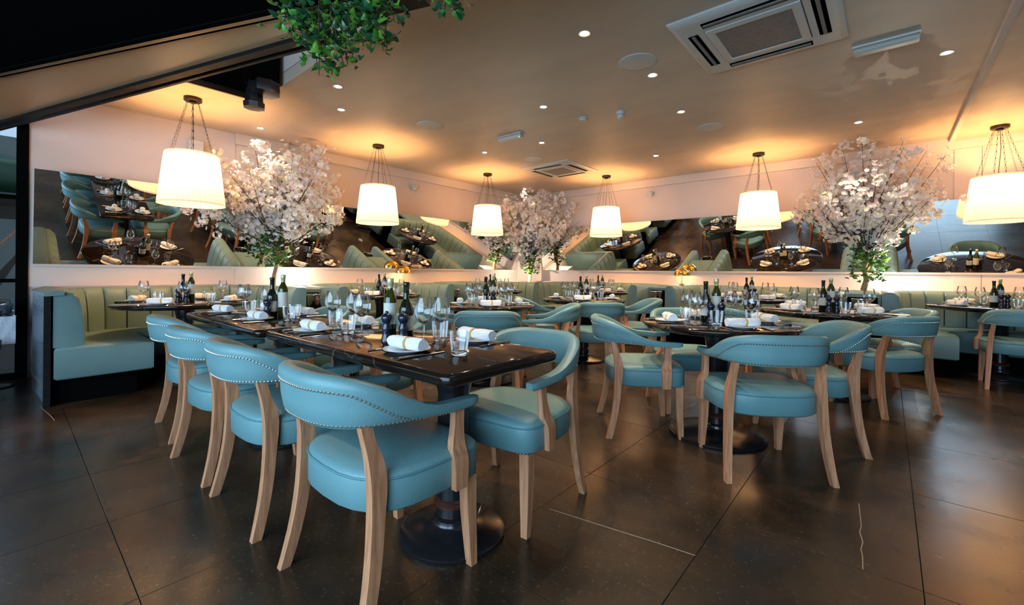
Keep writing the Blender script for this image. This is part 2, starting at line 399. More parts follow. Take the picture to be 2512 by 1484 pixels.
# dropped bulkhead over the entrance: dark trims, beige soffit, black soffit nearer the camera
def strip(mb, a, b, w, z0, z1, side=1):
    a = Vector(a); b = Vector(b); d = (b - a).normalized(); n = Vector((-d.y, d.x)) * w * side
    p = [tuple(a), tuple(b), tuple(b + n), tuple(a + n)]
    ar = sum(p[i - 1][0] * p[i][1] - p[i][0] * p[i - 1][1] for i in range(4))
    mb.prism(p if ar > 0 else p[::-1], z0, z1); return mb
L1a, L1b = Vector((-0.35, -8.07)), Vector((3.95, -6.72))
L2a, L2b = Vector((0.9, -8.22)), Vector((4.20, -6.81))
struct('ceiling_bulkhead', MB().prism([tuple(L1a), tuple(L2a), tuple(L2b), tuple(L1b)], 2.42, 2.445), 'soffit', None, 0)
t = MB(); strip(t, L1a, L1b, 0.055, 2.395, 2.455, 1); strip(t, L1a + Vector((-.03, .09)), L1b + Vector((-.03, .09)), 0.02, 2.40, 2.45, 1)
struct('trim_7', t, 'blackwood', None, 0)
t = MB(); tg = MB(); d2 = (L2b - L2a).normalized(); n2 = Vector((d2.y, -d2.x))
a2, b2 = L2a - d2 * 1.5, L2b + d2 * 1.6
for k, (off, wd, z0) in enumerate(((0, .03, 2.395), (.035, .012, 2.38), (.055, .012, 2.375), (.075, .03, 2.37))):
    strip(tg if k in (1, 2) else t, a2 + n2 * off, b2 + n2 * off, wd, z0, 2.60, -1)
t8 = struct('trim_8', t, 'black', None, 0); tg.obj('gilt_lines', 'goldline', t8, 0)
p = [tuple(a2 + n2 * .105), tuple(a2 + n2 * 3.2), tuple(b2 + n2 * 3.2), tuple(b2 + n2 * .105)]
struct('ceiling_entrance', MB().prism(p, 2.38, 2.62), 'black', None, 0)
# ------------------------------------------------------------------ window at the end of the left wall
w1 = struct('window_1', MB().box(-0.10, 0.03, -7.80, -7.72, 0, 2.82).box(-0.10, 0.0, -9.2, -7.80, 0, 0.05), 'black', None, 0)
MB().box(-0.04, -0.03, -9.2, -7.80, 0.05, 2.82).obj('pane', 'pane', w1, 0)
MB().box(-0.06, 0.0, -9.2, -7.80, 0.93, 0.965).obj('transom', 'black', w1, 0)

# ------------------------------------------------------------------ tilted mirrors
TILT = R(13.3); ML = 0.925
mb = MB().box(-0.006, 0.006, -7.69, -0.42, 0, ML)
m1 = mb.obj('tilted_mirror', 'mirror', None, 0); m1.location = (0.022, 0, 1.112); m1.rotation_euler = (0, TILT, 0)
tag(m1, 'long tilted wall mirror above the window-side booths', 'mirror', 'tilted mirrors above the booths')
o = MB().box(-0.012, 0.008, -7.70, -7.69, 0, ML).obj('edge_strip', 'white', m1, 0)
o = MB().box(-0.02, 0.016, -7.70, -0.42, -0.022, 0.0).obj('bottom_rail', 'trim', m1, 0)
mb = MB().box(0.52, 11.5, -0.006, 0.006, 0, ML)
m2 = mb.obj('tilted_mirror', 'mirror', None, 0); m2.location = (0, -0.022, 1.112); m2.rotation_euler = (TILT, 0, 0)
tag(m2, 'long tilted wall mirror ending behind the big cream pendant at the frame edge', 'mirror', 'tilted mirrors above the booths')
o = MB().box(0.52, 11.5, -0.016, 0.02, -0.022, 0.0).obj('bottom_rail', 'trim', m2, 0)

# ------------------------------------------------------------------ chair
def cat(vals, t):
    n = len(vals) - 1; f = t * n; i = min(int(f), n - 1); u = f - i
    p0, p1, p2, p3 = vals[max(i - 1, 0)], vals[i], vals[i + 1], vals[min(i + 2, n)]
    return tuple(0.5 * ((2 * b) + (-a + c) * u + (2 * a - 5 * b + 4 * c - d) * u * u + (-a + 3 * b - 3 * c + d) * u ** 3) for a, b, c, d in zip(p0, p1, p2, p3))
HALF = [(0, -.300, .612, .772), (.075, -.296, .612, .772), (.145, -.274, .612, .770), (.203, -.225, .612, .755), (.238, -.155, .612, .722),
        (.252, -.075, .610, .675), (.254, .005, .603, .645), (.250, .085, .598, .636), (.244, .160, .596, .631), (.240, .215, .600, .627)]
FULL = [(-x, y, a, b) for x, y, a, b in HALF[:0:-1]] + HALF
def make_chair():
    t = thing('dining_chair', 'chair', 'chair')
    # seat
    out = []
    for k in range(28):
        a = 2 * PI * k / 28; c, s_ = math.cos(a), math.sin(a)
        e = 0.32 if s_ > 0 else 0.72
        out.append((0.268 * abs(c) ** e * (1 if c > 0 else -1), 0.005 + (0.243 if s_ > 0 else 0.243) * abs(s_) ** e * (1 if s_ > 0 else -1)))
    def sc_(f, z): return [(x * f, 0.005 + (y - .005) * f, z) for x, y in out]
    mb = MB().rings([sc_(.95, .335), sc_(1.0, .345), sc_(1.0, .44), sc_(.985, .452), sc_(.93, .464), sc_(.75, .474), sc_(.4, .479), sc_(.1, .480)])
    st = mb.obj('seat', 'leather', t, 60)
    pp = sc_(1.003, .442)
    MB().tube(pp + [pp[0]], .004, 5, False).obj('piping', 'piping', st)
    # backrest rail
    mb = MB(); rs = []; N_ = 46; up_l = []; lo_l = []
    for i in range(N_ + 1):
        tt = i / N_; x, y, zb, zt = cat(FULL, tt)
        x2, y2, _, _ = cat(FULL, min(tt + .01, 1)); x1, y1, _, _ = cat(FULL, max(tt - .01, 0))
        d = Vector((x2 - x1, y2 - y1)).normalized(); nx, ny = d.y, -d.x   # outward
        h = zt - zb; lean = .10 * max(h - .04, 0) * 1.6
        tall = min(max((h - .05) / .11, 0), 1)
        w_ = .024 + .004 * tall
        endf = 1 - max(0, abs(tt - .5) * 2 - .97) / .03 * .35
        prof = [(-w_ * .75, 0.0), (w_ * .55, 0.0), (w_ * .95, .12), (w_ * 1.05, .40), (w_ * .98, .70), (w_ * 1.10, .80), (w_ * .95, .93), (w_ * .4, 1.0), (-w_ * .4, .99), (-w_ * .95, .88), (-w_ * 1.0, .5), (-w_ * .95, .14)]
        if h < .09: prof[4] = (w_ * 1.02, .70); prof[5] = (w_ * .98, .80)
        rs.append([(x + nx * (o_ * endf + lean * f_), y + ny * (o_ * endf + lean * f_), zb + h * f_) for o_, f_ in prof])
        f_ = .72 if h > .15 else max(.10, .72 * max(0, (h - .07) / .08))
        up_l.append((x + nx * (w_ * 1.04 + lean * f_), y + ny * (w_ * 1.04 + lean * f_), zb + h * f_, abs(tt - .5) * 2))
        lo_l.append((x + nx * (w_ * .80), y + ny * (w_ * .80), zb + h * .06))
    br = mb.rings(rs).obj('backrest', 'leather', t, 50)
    nb = MB()
    def nails(line, step=.0135, r=.0044):
        acc = 0
        for k in range(len(line) - 1):
            a, b = Vector(line[k][:3]), Vector(line[k + 1][:3]); l = (b - a).length
            while acc < l:
                nb.ball(tuple(a.lerp(b, acc / l)), r, 6, 4); acc += step
            acc -= l
    nails([p for p in up_l if p[3] < .56]); nails(lo_l)
    nails([(x * 1.0, .005 + (y - .005) * 1.0, .342) for x, y in out if y > .2 and x > .17][::1]); nails([(x, y, .342) for x, y in out if y > .2 and x < -.17])
    nt_ = nb.obj('nail_trim', 'nail', br); nt_['kind'] = 'stuff'
    # legs
    def leg(pts):   # (x, y, z, half width x, half depth y)
        rs = []
        for x, y, z, a, b in pts: rs.append([(x - a, y - b, z), (x + a, y - b, z), (x + a, y + b, z), (x - a, y + b, z)])
        return MB().rings(rs[::-1])
    def leg_s(keys, n=14): return leg([cat(keys, i / n) for i in range(n + 1)])
    for s in (-1, 1):
        k = [(s * .218, -.222, .618, .015, .018), (s * .222, -.208, .56, .015, .019), (s * .228, -.192, .50, .016, .026), (s * .234, -.188, .44, .017, .027), (s * .238, -.192, .36, .017, .023),
             (s * .243, -.200, .26, .017, .021), (s * .250, -.214, .16, .016, .020), (s * .258, -.236, .06, .015, .019), (s * .264, -.252, 0, .014, .018)]
        leg_s(k).obj('leg', 'oak', t, 50)
        k = [(s * .222, .198, .337, .023, .023), (s * .224, .201, .20, .021, .021), (s * .227, .207, .10, .018, .018), (s * .230, .214, .0, .015, .015)]
        leg_s(k, 6).obj('leg', 'oak', t, 50)
        k = [(s * .243, .125, .600, .014, .021), (s * .246, .120, .53, .014, .021), (s * .254, .112, .475, .014, .029), (s * .274, .108, .44, .012, .031), (s * .279, .108, .40, .012, .029), (s * .279, .106, .334, .012, .026)]
        leg_s(k, 12).obj('arm_post', 'oak', t, 50)
    return t
chair = Proto(make_chair())
CH = [
    (4.962, -6.945, 0, 'blue armchair nearest the camera, its nailed back to us, at the front table corner', 'g1'),
    (4.190, -6.955, 0, 'armchair directly behind the nearest one along the long table', 'g1'),
    (3.520, -6.965, 2, 'third armchair from the camera along the left of the long table', 'g1'),
    (2.760, -6.92, -3, 'last armchair of the left row, at the window end of the long table', 'g1'),
    (4.990, -6.285, 186, 'blue armchair seen side-on at the right front end of the long table', 'g1'),
    (3.80, -6.30, 178, 'armchair across the long table, half hidden by the tall oil bottle', 'g1'),
    (2.85, -6.30, 181, 'armchair across the long table near its window end', 'g1'),
    (5.030, -4.930, -54, 'blue armchair pushed in at the left of the big round table', 'g2'),
    (5.790, -5.060, 37, 'blue armchair with its back to the camera at the big round table', 'g2'),
    (5.925, -4.430, 117, 'blue armchair facing left at the right of the big round table', 'g2'),
    (5.130, -4.230, 218, 'armchair behind the big round table, mostly hidden by it', 'g2'),
    (6.300, -3.215, 53, 'blue armchair back-on at the round table before the blossom tree', 'g3'),
    (6.33, -2.62, 118, 'armchair behind the right edge of the table before the blossom tree', 'g3'),
    (5.42, -3.38, -45, 'armchair at the left of the table before the blossom tree', 'g3'),
    (7.320, -1.500, 3, 'blue armchair on the open side of the booth at the right frame edge', 'g4'),
    (3.78, -5.18, 41, 'blue armchair back-on just beyond the far corner of the front table', 'g5'),
    (3.02, -5.08, -38, 'armchair at the left of the crowded small round table, seen over the glasses', 'g5'),
    (3.80, -4.40, 125, 'armchair facing left at the right of the crowded small round table', 'g5'),
    (2.98, -4.38, 222, 'armchair on the far side of the crowded small round table', 'g5'),
    (3.93, -3.63, 41, 'green-blue armchair with its back to the camera at the middle round table', 'g6'),
    (4.02, -2.95, 128, 'armchair facing left just before the middle bucket niche', 'g6'),
    (3.14, -3.55, -40, 'armchair at the left of the middle round table', 'g6'),
]
GN = {'g1': 'armchairs around the long marble table', 'g2': 'armchairs around the big round table', 'g3': 'armchairs around the round table before the blossom tree', 'g4': 'armchairs at the open side of the booths',
      'g5': 'armchairs around the crowded small round table', 'g6': 'armchairs around the middle round table'}
for x, y, a, lb, g in CH: chair.put((x, y, 0), R(a), lb, GN[g])

# ------------------------------------------------------------------ tables
def pedestal(t, x, y, rb, zt, rc=.066):
    prof = [(rb * .2, .0), (rb - .004, .0), (rb, .006), (rb, .016), (rb * .93, .024), (rb * .6, .036), (rc + .02, .050), (rc + .012, .060), (rc + .012, .075), (rc, .085)]
    MB().lathe(prof, 40, (x, y, 0)).obj('base', 'blackmetal', t)
    c = MB().lathe([(rc, .08), (rc, .13)], 28, (x, y, 0), False, False).lathe([(rc, .13), (rc, zt - .12), (rc * 1.05, zt - .11), (rc * 1.35, zt - .012), (rc * 1.35, zt)], 28, (x, y, 0), False, True).obj('column', 'blackmetal', t)
    MB().lathe([(rc, .118), (rc + .009, .124), (rc + .010, .134), (rc + .003, .142), (rc + .007, .150), (rc, .157)], 28, (x, y, 0), False, False).obj('collar', 'redtrim', t)
def round_table(x, y, r, label, rb=.30):
    t = thing('round_table', label, 'table', (x, y, 0), 0, 'round marble-topped pedestal tables')
    MB().lathe([(r - .035, .706), (r - .018, .710), (r - .012, .722), (r, .728), (r + .002, .738), (r - .003, .747), (r - .010, .750), (r * .5, .750), (0.0, .750)], 56).obj('tabletop', 'marble', t, 60)
    pedestal(t, 0, 0, rb, .708)
    return t
def rect_table(x0, x1, y0, y1, label, peds):
    cx_, cy_ = (x0 + x1) / 2, (y0 + y1) / 2
    t = thing('rectangular_table', label, 'table', (cx_, cy_, 0), 0, 'rectangular marble tables in a row')
    p = rrect(x0 - cx_, x1 - cx_, y0 - cy_, y1 - cy_, .045, 5); mb = MB(); rs = []
    for d, z in ((.030, .702), (.012, .706), (.003, .716), (0, .727), (.002, .739), (.008, .747), (.016, .750)): rs.append([(a, b, z) for a, b in inset(p, d)])
    mb.rings(rs).obj('tabletop', 'marble', t, 60)
    for px_ in peds: pedestal(t, px_ - cx_, 0, .215, .704)
    return t
rect_table(3.80, 5.31, -6.955, -6.335, 'black veined marble rectangular table nearest the camera', [4.99, 4.12])
rect_table(2.36, 3.785, -6.985, -6.36, 'black marble rectangular table continuing behind the front one', [3.42, 2.70])
T = {}
for k, x, y, r, lb, rb in (
    ('t1', 1.07, -6.70, .57, 'round marble table in the booth with the dark end panel', .25),
    ('t2', 1.12, -4.52, .53, 'round marble table in the booth beside the first bucket niche', .25),
    ('t3', 1.22, -2.42, .52, 'round marble table deep in the corner booth under the third pendant', .25),
    ('t4', 3.36, -4.73, .45, 'small round marble table crowded with wine glasses beyond the long table', .25),
    ('t5', 3.52, -3.22, .50, 'middle round marble table in front of the bucket niche with the blue frame', .25),
    ('t6', 2.62, -1.20, .50, 'round marble table in the far booth beside the corner tree', .25),
    ('t7', 5.485, -4.74, .48, 'big round marble table in the open floor, nearest of the round ones', .30),
    ('t8', 5.95, -2.98, .55, 'round marble table before the blossom tree by the far wall', .30),
    ('t9', 4.95, -1.32, .55, 'round marble table in the booth behind the big round table', .25),
    ('t10', 7.26, -.93, .58, 'round marble table in the last booth under the pendant at the frame edge', .30)):
    T[k] = (x, y, r); round_table(x, y, r, lb, rb)
TN = {'ta': 'front rectangular table', 'tb': 'second rectangular table', 't1': 'end-panel booth table', 't2': 'booth table by the first niche', 't3': 'corner booth table',
      't4': 'crowded small round table', 't5': 'middle round table', 't6': 'booth table by the corner tree', 't7': 'big round table', 't8': 'table before the blossom tree',
      't9': 'booth table behind big round one', 't10': 'booth table under the edge pendant'}

# ------------------------------------------------------------------ tableware
def P_plate():
    o = MB().lathe([(.050, 0), (.056, .004), (.084, .012), (.095, .016), (.094, .018), (.066, .012), (.05, .008), (0, .007)], 32).obj('side_plate', 'china'); tag(o, 'p', 'plate'); return o
def P_napkin():
    mb = MB(); rs = []
    for i in range(15):
        u = i / 14; x = -.097 + .194 * u; ring = []
        pinch = 1 - .14 * math.exp(-((u - .55) / .06) ** 2)
        for k in range(18):
            a = 2 * PI * k / 18; rr = (.0275 + .002 * math.sin(3 * a + u * 2.5) + .0012 * math.sin(7 * a + 9 * u)) * pinch
            if i in (0, 14): rr *= .86
            ring.append((x, rr * 1.15 * math.cos(a), .0285 + rr * .95 * math.sin(a)))
        rs.append(ring)
    o = mb.rings(rs).obj('napkin', 'linen', None, 60); tag(o, 'n', 'napkin')
    rs = []
    for x in (-.006, -.005, .005, .006):
        f = .0285 if abs(x) < .0055 else .026
        rs.append([(.012 + x, f * 1.12 * math.cos(2 * PI * k / 18), .0285 + f * .92 * math.sin(2 * PI * k / 18)) for k in range(18)])
    MB().rings(rs).obj('napkin_band', 'raffia', o); return o
def P_fork():
    mb = MB().tube([(0, -.095, .004), (0, -.05, .004), (0, .02, .006), (0, .045, .006)], [.005, .004, .0025, .004], 6)
    mb.box(-.010, .010, .044, .062, .004, .0065)
    for x in (-.0085, -.003, .003, .0085): mb.box(x - .0013, x + .0013, .060, .098, .005, .0068)
    o = mb.obj('fork', 'steel'); tag(o, 'f', 'fork'); return o
def P_knife():
    mb = MB().tube([(0, -.11, .005), (0, -.03, .005), (0, .01, .004)], [.006, .0055, .004], 6)
    mb.prism([(-.006, .005), (.008, .005), (.009, .07), (.003, .108), (-.006, .105)], .003, .0048)
    o = mb.obj('knife', 'steel'); tag(o, 'k', 'knife'); return o
def P_wine():
    o = thing('wine_glass', 'w', 'glass')
    MB().lathe([(.0, .0), (.036, .0), (.036, .002), (.012, .005), (.005, .012), (.0042, .05), (.0042, .085), (.007, .092)], 20, cap1=False).obj('stem', 'glass', o, 70)
    MB().lathe([(.007, .092), (.022, .100), (.037, .118), (.0435, .140), (.043, .160), (.037, .188), (.032, .208)], 24, cap0=False, cap1=False).obj('bowl', 'glass', o, 70)
    return o
def P_tumbler():
    o = thing('water_tumbler', 't', 'glass')
    MB().lathe([(.030, .004), (.033, .02), (.038, .06), (.039, .092)], 24, cap0=False, cap1=False).obj('side', 'glass', o, 70)
    MB().lathe([(0, .0), (.028, .0), (.031, .004), (.0315, .014), (.026, .017), (.012, .013), (0, .012)], 20).obj('base', 'tumbase', o, 70)
    return o
def P_wb():
    o = thing('wine_bottle', 'b', 'bottle')
    MB().lathe([(.030, 0), (.034, .004), (.034, .14), (.032, .155), (.018, .185), (.0135, .20), (.0135, .255), (.0155, .257), (.0155, .272), (.013, .274)], 24).obj('body', 'winebottle', o, 60)
    MB().lathe([(.0345, .045), (.0345, .115)], 24, cap0=False, cap1=False).obj('paper_label', 'paper', o, 60)
    return o
def P_oil():
    o = thing('oil_bottle', 'b', 'bottle')
    MB().lathe([(.027, 0), (.030, .004), (.030, .19), (.027, .205), (.014, .235), (.012, .25), (.012, .262)], 24).obj('body', 'oilbottle', o, 60)
    MB().lathe([(.0305, .075), (.0305, .175)], 24, cap0=False, cap1=False).obj('paper_label', 'paper', o, 60)
    MB().lathe([(.0128, .245), (.0135, .262), (.016, .264), (.016, .290), (.014, .293)], 16).obj('cap', 'foil', o, 60)
    return o
def P_mill():
    o = thing('pepper_mill', 'm', 'mill')
    MB().lathe([(.026, 0), (.027, .006), (.022, .02), (.018, .04), (.021, .055), (.023, .062), (.017, .078), (.016, .088), (.021, .094)], 20).obj('body', 'millblue', o, 60)
    MB().lathe([(.020, .095), (.025, .105), (.025, .118), (.016, .128), (.008, .132), (.008, .138), (.003, .142)], 20).obj('head', 'millblue', o, 60)
    return o
pr = {'plate': Proto(P_plate()), 'napkin': Proto(P_napkin()), 'fork': Proto(P_fork()), 'knife': Proto(P_knife()), 'wine': Proto(P_wine()),
      'tumbler': Proto(P_tumbler()), 'wb': Proto(P_wb()), 'oil': Proto(P_oil()), 'mill': Proto(P_mill())}
ZT = .7502
GR = {'plate': 'white side plates', 'napkin': 'rolled white napkins', 'fork': 'steel forks', 'knife': 'steel knives', 'wine': 'stemmed wine glasses', 'tumbler': 'water tumblers'}
def setting(px, py, ang, where, cut=True, yaw=0.0, w=(.13, .13), tb=(-.10, .17), wine=True, nap_len=0):
    """a place setting; ang is the direction from diner to table centre"""
    c, s = math.cos(ang), math.sin(ang)
    def at(u, v): return (px + s * u + c * v, py - c * u + s * v)     # u to the diner's right, v towards the middle
    jit = random.uniform(-.12, .12)
    pr['plate'].put((px, py, ZT), jit, 'white side plate %s' % where, GR['plate'])
    pr['napkin'].put((px, py, ZT + .0085), ang - PI / 2 + yaw + jit, 'rolled white napkin %s' % where, GR['napkin'])
    if cut:
        x, y = at(-.115, -.01); pr['fork'].put((x, y, ZT), ang - PI / 2, 'steel fork %s' % where, GR['fork'])
        x, y = at(.115, -.01); pr['knife'].put((x, y, ZT), ang - PI / 2, 'steel knife %s' % where, GR['knife'])
    if wine:
        x, y = at(*w); pr['wine'].put((x, y, ZT), 0, 'stemmed wine glass %s' % where, GR['wine'])
    x, y = at(*tb); pr['tumbler'].put((x, y, ZT), 0, 'water tumbler %s' % where, GR['tumbler'])
def centre(px, py, k, bott=('wb', 'oil'), mills=2, ang=0.0, sp=.075):
    c, s = math.cos(ang), math.sin(ang)
    items = list(bott) + ['mill'] * mills
    offs = [(-.5, .35), (.5, .45), (-.45, -.55), (.55, -.45)]
    nm = {'wb': 'dark wine bottle with a pale label on the %s', 'oil': 'tall olive oil bottle with a gold cap on the %s'}
    mn = ['dark pepper mill before the wine bottle on the %s', 'dark salt mill before the oil bottle on the %s']
    q = 0
    for it, (u, v) in zip(items, offs):
        u *= sp; v *= sp; x, y = px + u * c - v * s, py + u * s + v * c
        if it == 'mill': pr['mill'].put((x, y, ZT), 0, mn[q] % TN[k], 'pepper and salt mills'); q += 1
        else: pr[it].put((x, y, ZT), random.uniform(2.5, 4.0), nm[it] % TN[k], 'bottles on the tables')
CR = TH   # camera right direction angle in the room
SIDE = {'left': CR + PI, 'right': CR, 'front': CR - PI / 2, 'back': CR + PI / 2}
def dress(k, sides, cut=True, rr=None, rot=0.0, bott=('wb', 'oil'), mills=2, cxy=(0, 0), more=0):
    x, y, r = T[k]; rr = rr or r - .16
    for s in sides:
        a = SIDE[s] + rot
        setting(x + math.cos(a) * rr, y + math.sin(a) * rr, a + PI, 'at the %s of the %s' % (s, TN[k]), cut, w=(.12, .12) if r > .47 else (.11, .09), tb=(-.09, .14) if r > .47 else (-.08, .11))
    if bott or mills: centre(x + cxy[0], y + cxy[1], k, bott, mills, CR)
# long tables
for i, (x, y, k, e) in enumerate(((4.88, -6.80, 'ta', 'the front chair'), (4.05, -6.80, 'ta', 'the second chair'))):
    setting(x, y, PI / 2, 'before %s on the %s' % (e, TN[k]), yaw=R(8 if i == 0 else 5), w=(-.62 + .25, .20) if 0 else (-.10, .16), tb=(.20 if i == 0 else .18, .10))
for i, (x, y, k, e) in enumerate(((3.30, -6.81, 'tb', 'the third chair'), (2.62, -6.81, 'tb', 'the last chair in the row'))):
    setting(x, y, PI / 2, 'before %s on the %s' % (e, TN[k]), yaw=R(6), w=(-.12, .17), tb=(.16, .13))
for i, (x, y, k, e) in enumerate(((4.90, -6.40 - .03, 'ta', 'the side-on chair'), (3.98, -6.47, 'ta', 'the half-hidden chair'))):
    setting(x, y, -PI / 2, 'across the table before %s on the %s' % (e, TN[k]), w=(-.13 if i else .10, .13), tb=(.14, .10))
for i, (x, y, k, e) in enumerate(((3.20, -6.47, 'tb', 'the glasses'), (2.60, -6.48, 'tb', 'the window end'))):
    setting(x, y, -PI / 2, 'on the far side by %s of the %s' % (e, TN[k]), w=(.12, .14), tb=(-.13, .12))
pr['wine'].put((4.33, -6.68, ZT), 0, 'large wine glass left of the tall bottles on the front rectangular table', GR['wine'])
pr['wine'].put((3.05, -6.66, ZT), 0, 'stemmed wine glass standing mid-table on the second rectangular table', GR['wine'])
pr['tumbler'].put((4.02, -6.66, ZT), 0, 'ribbed tumbler between two napkins on the front rectangular table', GR['tumbler'])
centre(4.60, -6.66, 'ta', ('oil', 'wb'), 2, CR)
centre(3.24, -6.68, 'tb', ('wb', 'oil'), 1, CR, .07)
dress('t7', ('left', 'right', 'front', 'back'), cxy=(-.02, -.03))
dress('t8', ('left', 'right', 'front', 'back'), rot=.15)
dress('t10', ('left', 'right', 'front', 'back'), rot=-.1)
dress('t1', ('left', 'right', 'front', 'back'), rot=.2)
dress('t4', ('left', 'right', 'front', 'back'), rot=.1)
dress('t5', ('left', 'right', 'front', 'back'), cut=False, rot=-.2)
dress('t9', ('left', 'right', 'front', 'back'), cut=False)
for k, offs in (('t4', ((-.10, .12), (.12, .10), (.02, .20), (-.20, .02), (.20, -.02))), ('t7', ((-.14, -.06), (.14, .10)))):
    for q, (u, v) in enumerate(offs):
        x, y, r = T[k]; c, s = math.cos(CR), math.sin(CR)
        pr['wine'].put((x + u * c - v * s, y + u * s + v * c, ZT), 0, 'extra wine glass %s the bottles on the %s' % (('behind and left of', 'behind and right of', 'straight behind', 'just left of', 'just right of')[q] if k == 't4' else ('left of', 'right of')[q], TN[k]), 'stemmed wine glasses')
for k in ('t2', 't3', 't6'): dress(k, ('left', 'right', 'front', 'back'), cut=False)
# ------------------------------------------------------------------ booths
def make_booth(name, label, W, D, loc, rz, endpanel=0):
    """local x along the wall, y from the ledge into the room"""
    t = thing(name, label, 'booth', loc, rz, 'leather booths along the walls')
    h = W / 2; bt = .16; dep = .45; r = .42
    # centre line of the backrest
    path = [(-h + bt / 2, D)]
    y = D
    path += [(-h + bt / 2, D - (D - r - .08) * k / 4) for k in range(1, 5)]
    for k in range(1, 7):
        a = PI + (PI / 2) * k / 6; path.append((-h + bt / 2 + r + r * math.cos(a), .08 + r + r * math.sin(a)))
    n = 5
    path += [(-h + bt / 2 + r + (W - bt - 2 * r) * k / n, .08) for k in range(1, n + 1)]
    for k in range(1, 7):
        a = -PI / 2 + (PI / 2) * k / 6; path.append((h - bt / 2 - r + r * math.cos(a), .08 + r + r * math.sin(a)))
    path += [(h - bt / 2, .08 + r + (D - r - .08) * k / 4) for k in range(1, 5)]
    P = [Vector(p) for p in path]
    cum = [0]
    for i in range(1, len(P)): cum.append(cum[-1] + (P[i] - P[i - 1]).length)
    def at(s_):
        s_ = min(max(s_, 0), cum[-1])
        for i in range(1, len(P)):
            if s_ <= cum[i] + 1e-9:
                u = (s_ - cum[i - 1]) / (cum[i] - cum[i - 1]); p = P[i - 1].lerp(P[i], u)
                d0 = (P[i] - P[i - 1]).normalized(); return p, d0
    def frame(s_):
        p, _ = at(s_); a, _ = at(s_ - .03); b, _ = at(s_ + .03); d = (b - a).normalized(); return p, Vector((-d.y, d.x))   # normal towards the table (left of travel)
    nch = max(6, round(cum[-1] / .195)); L_ = cum[-1] / nch
    for c in range(nch):
        rs = []
        US = (0, .035, .18, .5, .82, .965, 1); K = 6
        for q in range(K + 1):
            u = US[q]; p, nrm = frame(c * L_ + L_ * u)
            bul = .010 * (1 - (2 * u - 1) ** 4) - .022 * (1 if q in (0, K) else 0)
            prof = [(-bt / 2, .452), (bt / 2 + bul + .015, .452), (bt / 2 + bul + .01, .62), (bt / 2 + bul - .005, .76), (bt / 2 - .02 + bul, .835), (bt / 2 - .05, .872), (0, .882), (-bt / 2 + .03, .878), (-bt / 2, .855)]
            rs.append([(p.x + nrm.x * o_, p.y + nrm.y * o_, z) for o_, z in prof])
        MB().rings(rs[::-1]).obj('back_channel', 'booth', t, 60)
    xi = h - bt
    # three cushions: two arms and the middle, one seat part each
    armL = [(-h + .005, D + .03), (-h + .005, .16), (-xi + .02, .16), (-xi + dep, .60), (-xi + dep, D + .03)]
    armR = [(-x, y) for x, y in armL][::-1]
    mid = [(-xi + .02, .16), (xi - .02, .16), (xi - dep, .60), (xi - dep - .14, .63), (-xi + dep + .14, .63), (-xi + dep, .60)]
    for pl in (armL, mid, armR):
        ar = sum(pl[i - 1][0] * pl[i][1] - pl[i][0] * pl[i - 1][1] for i in range(len(pl)))
        mb = MB(); cushion(mb, pl if ar > 0 else pl[::-1], .20, .455, .028); mb.obj('seat', 'booth', t, 60)
    # recessed plinth
    mb = MB(); mb.box(-h + .01, -xi + dep - .10, .05, D - .06, 0, .21).box(xi - dep + .10, h - .01, .05, D - .06, 0, .21).box(-h + .03, h - .03, .02, .52, 0, .21)
    mb.obj('plinth', 'black', t, 0)
    # carcass under the backrest
    # square infill behind the rounded back corners
    for s in (-1, 1):
        pts = [(s * (h - .005), .01), (s * (h - .005), .42)] + [(s * (h - bt / 2 - r + (r + .05) * math.cos(a)), .08 + r - (r + .05) * math.sin(a)) for a in [R(5 + 80 * q / 6) for q in range(7)]] + [(s * (h - .42), .01)]
        ar = sum(pts[i - 1][0] * pts[i][1] - pts[i][0] * pts[i - 1][1] for i in range(len(pts)))
        MB().prism(pts if ar > 0 else pts[::-1], 0.05, .865).obj('corner_infill', 'booth', t, 0)
    if endpanel:
        s = endpanel; mb = MB(); rs = []
        for q in range(13):
            u = q / 12; yy = -.16 + (D + .17) * u; off = .012 + .05 * math.sin(PI * min(u * 1.1, 1)) * (1 - u) * 1.3
            xo = s * (h + off)
            rs.append([(xo, yy, 0), (xo + s * .03, yy, 0), (xo + s * .03, yy, .86), (xo, yy, .86)])
        mb.rings(rs).obj('end_panel', 'panelwood_sheen', t, 30)
        rs = []
        for q in range(13):
            u = q / 12; yy = -.16 + (D + .17) * u; off = .012 + .05 * math.sin(PI * min(u * 1.1, 1)) * (1 - u) * 1.3
            xo = s * (h + off + .03)
            rs.append([(xo, yy, .13), (xo + s * .006, yy, .13), (xo + s * .006, yy, .142), (xo, yy, .142)])
        MB().rings(rs).obj('trim_strip', 'brassline', t, 30)
        MB().box(min(s * (h + .012), s * (h + .05)), max(s * (h + .012), s * (h + .05)), D - .02, D + .012, 0, .86).obj('end_post', 'blackwood', t, 0)
        rs = []
        for q in range(13):
            u = q / 12; yy = -.12 + (D + .14) * u; off = .012 + .05 * math.sin(PI * min(u * 1.1, 1)) * (1 - u) * 1.3
            xo = s * (h + off + .038); xi_ = s * (h - .06)
            rs.append([(xi_, yy, .86), (xo, yy, .855), (xo, yy, .875), (s * (h - .0), yy, .892), (xi_, yy, .888)])
        MB().rings(rs).obj('top_pad', 'booth', t, 40)
    return t
BD = 1.29
LW = 'pale teal channelled leather booth'
